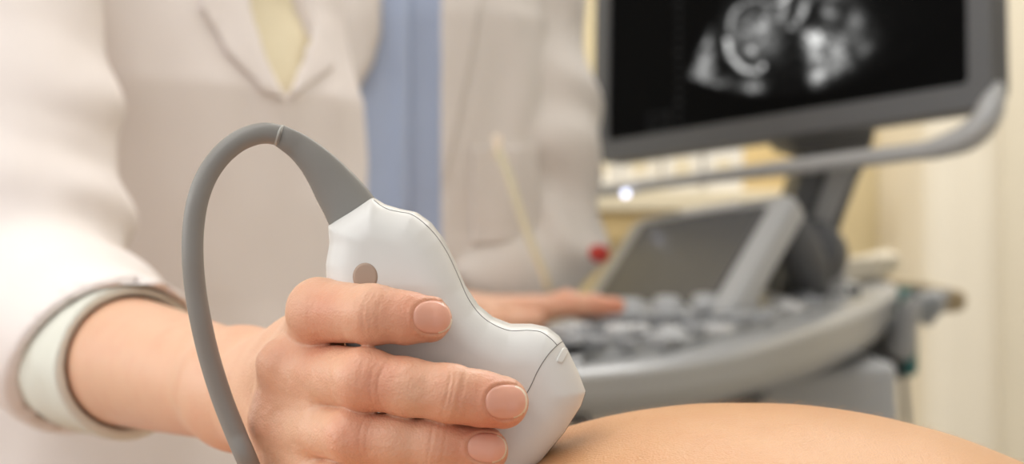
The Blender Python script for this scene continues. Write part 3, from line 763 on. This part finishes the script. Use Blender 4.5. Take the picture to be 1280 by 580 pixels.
# ================================================================== PATIENT
BC = np.array([.073, .43, .7475])
def belly(p):
    d = ell(p, BC, (.20, .17, .20))
    d = smin(d, ell(p, (-.16, .43, .80), (.22, .15, .085)), .05)
    d = smin(d, ell(p, (.30, .43, .79), (.20, .165, .085)), .06)
    return d
def patient_full(p):
    d = belly(p)
    d = smin(d, chain(p, [(np.array([-.34, .43, .80]), .05), (np.array([-.43, .43, .815]), .05)], .02), .03)
    d = smin(d, head(p, *HP), .02)
    for s in (-1, 1):
        d = smin(d, chain(p, [(np.array([.38, .43 + s * .08, .79]), .08), (np.array([.80, .43 + s * .09, .78]), .05), (np.array([1.18, .43 + s * .09, .755]), .035), (np.array([1.20, .43 + s * .09, .83]), .025)], .03), .03)
        d = smin(d, chain(p, [(np.array([-.28, .43 + s * .15, .79]), .045), (np.array([-.02, .43 + s * .205, .765]), .035), (np.array([.20, .43 + s * .215, .752]), .025), (np.array([.28, .43 + s * .215, .748]), .018)], .02), .015)
    d = d + .0004 * vnoise(p, 60, 2) * (p[:, 0] > -.1)
    return np.maximum(d, .722 - p[:, 2])
V, Q = polygonise('patient', patient_full, steps([(-.70, .006), (-.40, .006), (-.30, .010), (-.08, .008), (-.02, .0022), (.2, .0022), (.25, .008), (1.28, .012)]), steps([(.16, .006), (.3, .0035), (.36, .0022), (.5, .0022), (.55, .006), (.70, .008)]),
                  steps([(.71, .009), (.88, .006), (.91, .0022), (.965, .0022)]), 2, eps=3e-4)
me = mesh_np('person', V, Q); set_attr(me, 'flush', .15 + .15 * vnoise(V, 25, 9))
pat = link('person', me, M['skin_belly'])
tag(pat, 'person lying down with bare rounded belly under the probe', 'person')
def lower(p):
    d = belly(p)
    for s in (-1, 1): d = smin(d, chain(p, [(np.array([.38, .43 + s * .08, .79]), .08), (np.array([.80, .43 + s * .09, .78]), .05), (np.array([1.13, .43 + s * .09, .757]), .037)], .03), .03)
    d = d - .0022
    d = np.maximum(np.maximum(d, .724 - p[:, 2]), p[:, 0] - 1.10)
    return np.maximum(d, -((p[:, 0] - .157) + 1.1 * (p[:, 1] - .455)))
V, Q = polygonise('garment', lower, steps([(.02, .004), (.30, .004), (.5, .009), (1.14, .010)]), steps([(.2, .006), (.3, .004), (.6, .004), (.68, .006)]), steps([(.715, .007), (.9, .003), (.96, .003)]), 2, eps=3e-4)
V2, Q2 = polygonise('patient_top', lambda p: np.maximum(np.maximum(belly(p) - .004, .724 - p[:, 2]), np.maximum(p[:, 0] + .15 + .02 * vnoise(p, 15, 2), -.34 - p[:, 0])), np.arange(-.38, -.10, .006), np.arange(.24, .62, .006), np.arange(.715, .94, .006), 1, eps=3e-4)
link('top', mesh_np('top', V2, Q2), M['top'], pat)
add_hair(HP[0], HP[1], pat, HP[2])
link('trousers', mesh_np('trousers', V, Q), M['hem'], pat)
# fine down on the skin of the belly
V = []; F = []
R = np.random.default_rng(8)
for i in range(1800):
    x = R.uniform(.005, .17); y = R.uniform(.36, .47)
    lo, hi = .86, .96
    q = np.array([[x, y, 0.0]])
    for _ in range(14):
        q[0, 2] = (lo + hi) / 2
        if belly(q)[0] < 0: lo = q[0, 2]
        else: hi = q[0, 2]
    a = q[0].copy(); n = (a - BC) / np.array([.185, .17, .20]) ** 2; n /= np.linalg.norm(n)
    t = np.array([R.normal() * .5 + .8, R.normal() * .6, 0]); t -= n * (t @ n); t /= np.linalg.norm(t)
    L_ = R.uniform(.0015, .004); s = np.cross(n, t) * .000014
    pts = [a - n * .0001, a + n * L_ * .35 + t * L_ * .5, a + n * L_ * .4 + t * L_]
    b = len(V)
    for k, qn in enumerate(pts):
        w_ = 1 - k * .35; V += [qn + s * w_, qn - s * w_, qn + n * .00002 * w_]
    for k in range(2):
        for j in range(3): F.append((b + k * 3 + j, b + k * 3 + (j + 1) % 3, b + k * 3 + 3 + (j + 1) % 3, b + k * 3 + 3 + j))
o = link('body_hair', mesh_np('body_hair', V, F), M['hair'], pat); o['kind'] = 'stuff'

# couch under the patient
couch = empty('examination_couch', (.3, .43, 0)); tag(couch, 'padded examination couch under the lying person', 'couch')
bm = bmesh.new(); rbox(bm, (.30, .43, .685), (2.05, .56, .07), .02); link('mattress', from_bm('mattress', bm), M['sheet'], couch)
bm = bmesh.new(); rbox(bm, (.30, .43, .625), (1.95, .50, .05), .006); link('frame', from_bm('frame', bm), M['lightgrey'], couch)
for x in (-.6, 1.2):
    for y in (.22, .64):
        bm = bmesh.new(); rbox(bm, (x, y, .30), (.04, .04, .60), .006); link('leg', from_bm('leg', bm), M['steel'], couch)

# ================================================================== ULTRASOUND MACHINE
mach = empty('ultrasound_machine', (.30, 1.6, 0))
tag(mach, 'grey ultrasound machine on a cart with monitor, tilted touch panel and curved keyboard console', 'ultrasound machine')
def vec(a): return np.asarray(a, float)
def unit(a): a = vec(a); return a / np.linalg.norm(a)
# ---- monitor
BL = P(762, 177, 1.65); BR = P(1213, 105, 1.30)
e = BR - BL; SW = np.linalg.norm(e); e = e / SW
u = unit(vec([.0196, .103, 1.0])); u = unit(u - e * (u @ e)); n = unit(np.cross(e, u))
if n[1] > 0: n = -n
SH = SW * .625
def mon(s, t, d=0.0): return BL + e * s + u * t + n * d
def rrect(s0, t0, s1, t1, r, k=6):
    o = []
    for cx_, cy_, a0 in ((s1 - r, t1 - r, 0), (s0 + r, t1 - r, 90), (s0 + r, t0 + r, 180), (s1 - r, t0 + r, 270)):
        for i in range(k + 1):
            a = math.radians(a0 + 90 * i / k); o.append((cx_ + r * math.cos(a), cy_ + r * math.sin(a)))
    return o
def stack(name, rings, m, parent):
    """closed solid through a list of rings of points; ends capped"""
    bm = bmesh.new(); R_ = [[bm.verts.new(q) for q in r] for r in rings]; k = len(rings[0])
    for a, b in zip(R_, R_[1:]):
        for j in range(k): bm.faces.new((a[j], a[(j + 1) % k], b[(j + 1) % k], b[j]))
    bm.faces.new(R_[0]); bm.faces.new(R_[-1])
    o = link(name, from_bm(name, bm), m, parent)
    o.data.shade_smooth()
    mod = o.modifiers.new('edges', 'EDGE_SPLIT'); mod.split_angle = math.radians(35)
    return o
def ring(s0, t0, s1, t1, r, d): return [mon(s, t, d) for s, t in rrect(s0, t0, s1, t1, r)]
g = .0235
monitor = stack('monitor', [ring(-g, -g, SW + g, SH + g, .02, .000), ring(-g - .001, -g - .001, SW + g + .001, SH + g + .001, .021, -.004), ring(-g - .001, -g - .001, SW + g + .001, SH + g + .001, .021, -.024),
               ring(.03, .02, SW - .03, SH - .02, .03, -.05)], M['darkgrey'], mach)
# bezel: flat raised frame round the glass
def frame(name, outer, inner, m, parent, h):
    bm = bmesh.new(); k = len(outer)
    A = [bm.verts.new(q) for q in outer]; B = [bm.verts.new(q) for q in inner]
    A2 = [bm.verts.new(vec(q) - h) for q in outer]; B2 = [bm.verts.new(vec(q) - h) for q in inner]
    for j in range(k):
        l = (j + 1) % k
        bm.faces.new((A[j], A[l], B[l], B[j])); bm.faces.new((A[j], A[l], A2[l], A2[j])); bm.faces.new((B[j], B[l], B2[l], B2[j])); bm.faces.new((A2[j], A2[l], B2[l], B2[j]))
    return link(name, from_bm(name, bm), m, parent, smooth=False)
frame('bezel', ring(-g, -g, SW + g, SH + g, .02, .004), ring(0, 0, SW, SH, .006, .004), M['bezel'], monitor, n * .0038)
# the picture on the screen
NX, NY = 420, 262
def blob(x, y, cx_, cy_, rx, ry, rot=0):
    c, s = math.cos(math.radians(rot)), math.sin(math.radians(rot)); dx, dy = x - cx_, y - cy_
    a = (dx * c + dy * s) / rx; b = (-dx * s + dy * c) / ry; return np.exp(-(a * a + b * b))
def stroke(x, y, pts, w_, amp):
    d = np.full(x.shape, 1e9); pp = catmull([(a, b, 0) for a, b in pts], 8)
    for a, b in zip(pp, pp[1:]):
        ba = b[:2] - a[:2]; t = np.clip(((x - a[0]) * ba[0] + (y - a[1]) * ba[1]) / (ba @ ba + 1e-9), 0, 1)
        d = np.minimum(d, (x - a[0] - ba[0] * t) ** 2 + (y - a[1] - ba[1] * t) ** 2)
    return amp * np.exp(-d / w_ ** 2)
def picture(x, y):
    q = np.stack([x, y, x * 0], -1)
    sp = .55 + .45 * vnoise(q, .16, 1) + .3 * vnoise(q, .4, 2)
    v = np.zeros(x.shape)
    def soft(poly, w_): return 1 / (1 + np.exp(np.clip(sdpoly(np.stack([x, y], -1), poly) / w_, -30, 30)))
    v += .50 * soft([(888, 34), (890, 62), (897, 106), (876, 104), (859, 96), (868, 74), (880, 46)], 2.0)
    v += .36 * soft([(1004, 40), (1030, 37), (1054, 44), (1062, 84), (1040, 98), (1018, 106), (1012, 80)], 2.6) + .10 * soft([(1060, 5), (1090, 20), (1102, 48), (1085, 68), (1062, 84), (1054, 40)], 4)
    v += .13 * soft([(892, 96), (930, 104), (960, 106), (958, 118), (925, 118), (892, 108)], 2.5) + .10 * soft([(915, 30), (940, 6), (985, 6), (975, 60), (950, 84), (920, 70)], 3)
    v += stroke(x, y, [(900, -8), (885, 18), (872, 44), (864, 70)], 3.2, .28)
    v += stroke(x, y, [(912, 38), (916, 18), (928, 5), (945, 0), (960, 4), (975, 3), (984, -6)], 3.0, .50)
    v += stroke(x, y, [(909, 52), (913, 68), (922, 80), (933, 88), (945, 88), (953, 83)], 3.9, .80)
    v += .30 * blob(x, y, 935, 45, 26, 28) + .50 * blob(x, y, 938, 64, 6, 6) + .28 * blob(x, y, 958, 24, 8, 14, 20) + .2 * blob(x, y, 952, 40, 5, 8)
    v += stroke(x, y, [(1006, 4), (1000, 22), (990, 33)], 5.0, .62) + stroke(x, y, [(985, -8), (980, 14), (974, 26)], 5, .34)
    v += .46 * blob(x, y, 1038, 16, 10, 12) + .28 * blob(x, y, 1035, -6, 30, 9)
    v += .26 * blob(x, y, 1016, 56, 13, 20, 8) + .10 * blob(x, y, 1042, 66, 16, 28, -8) + .42 * blob(x, y, 1020, 96, 11, 11) + .34 * blob(x, y, 1016, 45, 12, 8)
    v += .22 * blob(x, y, 1070, 25, 10, 14) + .16 * blob(x, y, 1082, 62, 14, 12) + .12 * blob(x, y, 1066, 50, 14, 26)
    v += .42 * blob(x, y, 941, 108, 13, 11) + .14 * blob(x, y, 905, 103, 14, 8) + .10 * blob(x, y, 965, 60, 18, 22)
    v += .5 * blob(x, y, 960, -50, 30, 20) + .4 * blob(x, y, 1020, -60, 30, 25) + .3 * blob(x, y, 930, -80, 20, 15)
    v = 1.05 * v * np.clip(sp + .38, .25, 1.35)
    # limits of the scanned sector
    r = np.hypot((x - 975) / 1.0, (y + 170) / 1.0)
    v *= 1 / (1 + np.exp((r - 290) / 1.6 + np.clip((x - 1000) / 60, 0, 3)))
    v *= 1 / (1 + np.exp(-(x - (856 + (103 - y) * .46)) / 2.0)) * 1 / (1 + np.exp((x - (1112 - np.clip(y, 0, 200) * .1)) / 4))
    # ruler ticks and a small framed symbol
    for k in range(-8, 13):
        yy = 4 + k * 12.4; v += .26 * blob(x, y, 849 + (0 if k % 5 else -1), yy, 2.6 if k % 5 else 4.5, 1.6)
    for a in ([(812, 144), (836, 140)], [(836, 140), (836, 162)], [(836, 162), (812, 166)], [(812, 166), (812, 144)], [(816, 162), (833, 144)]): v += stroke(x, y, [a[0], a[1]], 1.3, .13)
    v += .15 * blob(x, y, 990, 30, 105, 80) * sp * (r < 288) * (x > 858 + (103 - y) * .46)
    base = .010
    return np.clip(v + base * 2.2, 0, 1)
S_, T_ = np.meshgrid(np.linspace(0, SW, NX), np.linspace(0, SH, NY), indexing='ij')
VV = (BL + e * S_.reshape(-1, 1) + u * T_.reshape(-1, 1) + n * .0012)
px_, py_ = pxof(VV); val = picture(px_, py_)
val = np.where(val <= .04045, val / 12.92, ((val + .055) / 1.055) ** 2.4)
I_ = np.arange(NX * NY).reshape(NX, NY)
F_ = np.stack([I_[:-1, :-1], I_[1:, :-1], I_[1:, 1:], I_[:-1, 1:]], -1).reshape(-1, 4)
me = mesh_np('screen', VV, F_)
ca = me.color_attributes.new('picture', 'FLOAT_COLOR', 'POINT')
ca.data.foreach_set('color', np.stack([val, val, val * .98, np.ones_like(val)], -1).astype(np.float32).ravel())
link('screen', me, M['screen'], monitor)
# wrap-round handle
hp = [mon(-.029, .05, .0), mon(-.0295, .0, .002), mon(-.029, -.032, .004), mon(-.020, -.052, .006), mon(.004, -.0585, .008), mon(.08, -.0585, .010), mon(.20, -.0585, .012), mon(.33, -.0585, .012),
      mon(.42, -.0585, .012), mon(SW - .030, -.0575, .010), mon(SW - .002, -.0515, .008), mon(SW + .014, -.040, .005), mon(SW + .0225, -.022, .001), mon(SW + .0245, -.003, -.006)]
hr = [.005, .006, .0075, .008, .0075, .0065, .0075, .0085, .0085, .010, .0125, .013, .0115, .005]
pts = catmull(hp, 7); rr = catmull([(r, 0, 0) for r in hr], 7)[:, 0]
link('handle', tube_mesh('handle', pts, rr, 20), M['silver'], monitor)
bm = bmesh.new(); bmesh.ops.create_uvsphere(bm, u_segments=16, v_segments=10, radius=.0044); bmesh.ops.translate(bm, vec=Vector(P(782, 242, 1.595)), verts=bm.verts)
o = link('indicator_light', from_bm('indicator_light', bm), M['led'], monitor)  # emissive bead added for the bright spot at the handle's left end

# ---- column that carries the monitor
def slab(name, pts, D0, D1, m, parent, bev=.006, D0b=None):
    """solid with real thickness between two depths; D may be a pair (at the left, at the right)"""
    xs_ = [p[0] for p in pts]; lo, hi = min(xs_), max(xs_)
    def dd(D, x): return D if np.isscalar(D) else D[0] + (D[1] - D[0]) * (x - lo) / (hi - lo)
    bm = bmesh.new(); f = [bm.verts.new(P(x, y, dd(D0, x))) for x, y in pts]; b = []
    for (x, y), v in zip(pts, f): b.append(bm.verts.new(Vector(v.co) + Vector((0, dd(D1, x) - dd(D0, x), 0))))
    bm.faces.new(f); bm.faces.new(b[::-1]); k = len(f)
    for j in range(k): bm.faces.new((f[j], b[j], b[(j + 1) % k], f[(j + 1) % k]))
    bmesh.ops.recalc_face_normals(bm, faces=bm.faces)
    if bev: bmesh.ops.bevel(bm, geom=list(bm.edges), offset=bev, segments=3, profile=.5, affect='EDGES')
    return link(name, from_bm(name, bm), m, parent, smooth=False)
col = slab('column', [(1008, 150), (1098, 150), (1090, 190), (1074, 226), (1058, 268), (1040, 322), (1030, 372), (955, 385), (968, 330), (985, 275), (1000, 222), (1010, 190)], 1.53, 1.62, M['darkgrey'], mach, .008)
slab('column_cover', [(1042, 196), (1080, 190), (1062, 232), (1044, 272), (1026, 318), (1000, 322), (1012, 285), (1028, 240)], 1.522, 1.535, M['midgrey'], col, .002)
slab('swivel_hub', [(975, 150), (1095, 146), (1094, 178), (1070, 186), (1010, 190), (985, 182)], 1.50, 1.60, M['darkgrey'], mach, .006)
bm = bmesh.new(); lathe(bm, [(.030, 0), (.032, .006), (.032, .034), (.028, .04)], P(1025, 322, 1.52) + vec([0, -.005, 0]), axis=(-.5, -.8, .3)); link('hinge', from_bm('hinge', bm), M['darkgrey'], col)

# ---- console
SL = .05
def onp(px, py, dz=0.0):
    k = (py - 290) / FPX; Y = (1 - (.898 - SL) - dz) / (k + SL); return P(px, py, Y)
def planez(Y): return .898 + SL * (Y - 1)
front = [(636, 462), (665, 468), (700, 468), (740, 465), (800, 459), (860, 450), (920, 438), (975, 423), (1025, 407), (1068, 390), (1100, 374), (1116, 360)]
FP = [onp(*p) for p in front]
path = [vec([.098, 1.56]), vec([.080, 1.47]), vec([.046, 1.34]), vec([.014, 1.22]), vec([-.004, 1.12])] + [f[:2] for f in FP[1:]]
last = FP[-1]
path += [vec([.464, 1.765]), vec([.452, 1.825]), vec([.41, 1.86]), vec([.36, 1.875])]
pc = catmull([(a[0], a[1], 0) for a in path], 6)[:, :2]
tg = np.gradient(pc, axis=0); tg /= np.linalg.norm(tg, axis=1)[:, None]; onr = np.stack([tg[:, 1], -tg[:, 0]], -1)
wgt = np.clip((pc[:, 0] - .05) / .30, 0, 1)
prof = [(-.030, .000), (-.022, .004), (-.010, .0045), (.000, .003), (.006, -.001), (.008, -.006), (.006, -.012), (.007, -.020), (.004, -.032), (-.004, -.041), (-.020, -.050), (-.045, -.055), (-.045, -.02)]
rings = []
for i in range(len(pc)):
    z0 = planez(pc[i, 1]); h = .72 + .38 * wgt[i]
    rings.append([vec([pc[i, 0] + onr[i, 0] * a, pc[i, 1] + onr[i, 1] * a, z0 + b * (h if b < 0 else 1)]) for a, b in prof])
console = stack('console', [[vec([q[0], q[1], planez(q[1]) - .001]) for q in [tuple(pc[i] - onr[i] * .026) for i in range(0, len(pc), 3)] + [(.18, 1.80), (.12, 1.66)]],
                            [vec([q[0], q[1], planez(q[1]) - .045]) for q in [tuple(pc[i] - onr[i] * .03) for i in range(0, len(pc), 3)] + [(.18, 1.80), (.12, 1.66)]]], M['lightgrey'], mach)
bm = bmesh.new(); R_ = [[bm.verts.new(q) for q in r] for r in rings]; k = len(prof)
for a, b in zip(R_, R_[1:]):
    for j in range(k): bm.faces.new((a[j], b[j], b[(j + 1) % k], a[(j + 1) % k]))
bm.faces.new(R_[0]); bm.faces.new(R_[-1][::-1])
link('palm_rest', from_bm('palm_rest', bm), M['silver'], console)
# raised key deck
dk = [tuple(pc[i] - onr[i] * .040) for i in range(8, len(pc) - 24, 3)] + [(.355, 1.60), (.30, 1.56), (.20, 1.55), (.14, 1.54)]
stack('key_deck', [[vec([q[0], q[1], planez(q[1]) - .001]) for q in dk], [vec([q[0], q[1], planez(q[1]) + .006]) for q in dk],
                   [vec([q[0] * .97 + .15 * .03, q[1] * .985 + 1.35 * .015, planez(q[1]) + .010]) for q in dk]], M['lightgrey'], console)
def key(px, py, sx, sy_, m, h=.007, nm='key'):
    q = onp(px, py, .0095); bm = bmesh.new(); rbox(bm, (0, 0, h / 2), (sx, sy_, h), .002, rot=Matrix.Rotation(math.radians(-32), 3, 'Z'))
    bmesh.ops.translate(bm, vec=Vector(q), verts=bm.verts); return link(nm, from_bm(nm, bm), M[m], console, smooth=False)
for px in range(742, 960, 30): key(px, 403, .019, .013, 'key_g' if px % 60 else 'key_w')
for px in range(700, 930, 33): key(px, 417, .02, .013, 'key_w' if (px // 33) % 3 == 0 else 'key_g')
for px in range(712, 850, 36): key(px, 433, .022, .012, 'key_g')
for px, py in ((962, 396), (992, 388), (1020, 380), (1046, 372), (975, 381), (1003, 374), (1030, 366)): key(px, py, .021, .013, 'key_w' if px in (992, 975) else 'key_g')
for px, py in ((722, 416), (775, 418)):
    bm = bmesh.new(); lathe(bm, [(.0125, 0), (.013, .003), (.0125, .006), (.009, .008), (.004, .0085)], onp(px, py, .009)); link('round_button', from_bm('round_button', bm), M['key_w'], console)
for px, py in ((740, 395), (787, 393), (834, 390), (882, 387), (928, 385)):
    bm = bmesh.new(); lathe(bm, [(.0165, 0), (.0165, .004), (.0145, .005), (.0130, .012), (.0105, .0150), (.004, .0160)], onp(px, py, .009)); kn = link('knob', from_bm('knob', bm), M['lightgrey'], console)
    q = onp(px, py, .009); bm = bmesh.new(); rbox(bm, tuple(q + vec([0, -.007, .0158])), (.002, .010, .0015), .0004); link('pointer', from_bm('pointer', bm), M['key_g'], kn, smooth=False)
bm = bmesh.new(); lathe(bm, [(.018, 0), (.019, .002), (.016, .0025), (.0125, .003), (.0118, .006), (.009, .0095), (.005, .0115), (.002, .012)], onp(838, 424, .009)); link('trackball', from_bm('trackball', bm), M['lightgrey'], console)

# ---- tilted touch panel
C_ = [P(733, 378, 1.52), P(918, 389, 1.33), P(1003, 243, 1.42), P(797, 277, 1.62)]   # BL BR TR TL
pn = unit(np.cross(C_[1] - C_[0], C_[3] - C_[0]))
if pn[1] > 0: pn = -pn
def tp(a, b, d=0.0): return (C_[0] * (1 - a) + C_[1] * a) * (1 - b) + (C_[3] * (1 - a) + C_[2] * a) * b + pn * d
def tr(a0, b0, a1, b1, r, d): return [tp(a, b, d) for a, b in rrect(a0, b0, a1, b1, r)]
panel = stack('touch_panel', [tr(.012, .012, .988, .988, .09, .004), tr(0, 0, 1, 1, .10, 0), tr(0, 0, 1, 1, .10, -.016), tr(.05, .05, .95, .95, .10, -.026)], M['silver'], mach)
frame('inner_frame', tr(.092, .02, .865, .895, .04, .006), tr(.11, .03, .845, .875, .02, .006), M['darkgrey'], panel, pn * .004)
stack('touch_screen', [tr(.105, .025, .85, .88, .02, .0055), tr(.105, .025, .85, .88, .02, .002)], M['touch'], panel)
stack('side_rail', [tr(.885, -.04, .985, .94, .04, .007), tr(.875, -.05, .995, .95, .05, .004), tr(.875, -.05, .995, .95, .05, -.012)], M['lightgrey'], panel)
stack('label_strip', [tr(.32, .915, .68, .985, .02, .007), tr(.32, .915, .68, .985, .02, .002)], M['key_w'], panel)
a = tp(.93, .85, -.02); b = vec([.31, 1.52, .93])
link('panel_arm', tube_mesh('panel_arm', [a, (a + b) / 2 + vec([.01, .0, 0]), b], [.020, .024, .030], 20), M['darkgrey'], panel)

# ---- objects at the right end
bm = bmesh.new(); lathe(bm, [(.014, 0), (.018, .01), (.019, .022), (.015, .032), (.006, .037)], P(1040, 362, 1.60), axis=(-.2, -.3, 1)); link('joystick', from_bm('joystick', bm), M['silver'], console)
bm = bmesh.new(); rbox(bm, tuple(P(1052, 366, 1.63)), (.04, .03, .018), .005); link('joystick_base', from_bm('joystick_base', bm), M['darkgrey'], console)
# cart
cart = slab('cart_body', [(952, 466), (1040, 462), (1124, 452), (1126, 560), (1126, 1100), (952, 1100)], 1.46, 1.86, M['lightgrey'], mach, .012)
slab('under_tray', [(730, 530), (880, 540), (956, 530), (956, 470), (950, 440), (760, 445)], 1.22, 1.46, M['darkgrey'], mach, .01)
bm = bmesh.new(); rbox(bm, (.32, 1.64, .14), (.42, .50, .08), .03); link('cart_base', from_bm('cart_base', bm), M['midgrey'], mach)
for x in (.16, .48):
    for y in (1.44, 1.84):
        bm = bmesh.new(); lathe(bm, [(.03, -.012), (.048, -.010), (.05, -.004), (.05, .004), (.048, .010), (.03, .012)], (x, y, .05), axis=(1, 0, 0)); wl = link('caster_wheel', from_bm('caster_wheel', bm), M['darkgrey'], mach)
        bm = bmesh.new(); rbox(bm, (x, y, .085), (.035, .03, .05), .006); link('caster_fork', from_bm('caster_fork', bm), M['midgrey'], wl)
# probe holder at the side
hold = slab('probe_holder', [(1072, 404), (1134, 398), (1143, 408), (1143, 462), (1134, 474), (1078, 474), (1068, 462)], 1.62, 1.72, M['darkgrey'], mach, .006)
slab('holder_side', [(1133, 402), (1148, 400), (1148, 466), (1138, 472), (1133, 470)], 1.60, 1.72, M['teal'], hold, .003)
slab('holder_rail', [(1104, 350), (1150, 352), (1205, 364), (1211, 372), (1208, 388), (1186, 392), (1150, 376), (1106, 366)], 1.74, 1.80, M['tan'], hold, .006)
slab('holder_clip', [(1116, 360), (1150, 362), (1152, 386), (1120, 390)], 1.70, 1.74, M['teal'], hold, .005)
def spare(px0, py0, px1, py1, D, m, ex=0):
    root = empty('spare_probe', tuple(P(px0, py0, D)))
    a, b = P(px0, py0, D), P(px1, py1, D - .03)
    pts = [a + (b - a) * t for t in (0, .12, .3, .6, .85, 1)]
    link('housing', tube_mesh('housing', pts, [.018, .023, .020, .016, .013, .006], 20, squash=(1, .7)), M[m], root)
    c0 = b; e_ = P(1122 + ex, 470, 1.72 + ex * .002); pts = catmull([c0, c0 + vec([.006, .01, .006]), c0 + vec([.006, .05, -.01]), (c0 + e_) / 2 + vec([0, .10, 0]), e_ + vec([0, .03, 0]), e_ + vec([.004, .03, -.15]), e_ + vec([-.04, .03, -.45]), e_ + vec([-.09, .03, -.5])], 8)
    link('cable', tube_mesh('cable', pts, .0042, 12), M['darkgrey'] if m == 'silver' else M['midgrey'], root)
    return root
tag(spare(1122, 440, 1142, 372, 1.60, 'silver'), 'pale grey spare probe standing upright in the dark holder at the console end', 'probe', 'spare probes')
tag(spare(1150, 388, 1180, 372, 1.70, 'lightgrey', 16), 'grey spare probe lying on the tan rail right of the console', 'probe', 'spare probes')
# crumpled tissue behind the console end
bm = bmesh.new(); bmesh.ops.create_icosphere(bm, subdivisions=4, radius=1)
cc = P(1088, 333, 1.76)
A = np.array([v.co for v in bm.verts]); k_ = 1 + .25 * vnoise(A, 2.2, 3) + .10 * vnoise(A, 6, 4)
for v, f in zip(bm.verts, k_): v.co = Vector((v.co.x * .034 * f + v.co.z * .012, v.co.y * .024 * f, v.co.z * .018 * f)) + Vector(cc)
o = link('paper_tissue', from_bm('paper_tissue', bm), M['tissue'])
tag(o, 'crumpled cream tissue lying behind the right end of the console', 'tissue')

# ------------------------------------------------------------------ camera
cam = bpy.data.cameras.new('camera'); co = bpy.data.objects.new('camera', cam); COL.objects.link(co)
co.location = (0, 0, CZ); co.rotation_euler = (math.pi / 2, 0, 0)
cam.lens = 50; cam.sensor_width = 36; cam.clip_start = .01
cam.dof.use_dof = True; cam.dof.focus_distance = 0.395; cam.dof.aperture_fstop = 9.5
sc.camera = co
sc.view_settings.view_transform = 'Standard'; sc.view_settings.look = 'None'
sc.view_settings.gamma = 1; sc.view_settings.exposure = -0.12; sc.view_settings.use_curve_mapping = False
sc.cycles.use_denoising = True
print('script', round(time.time() - T0, 1))
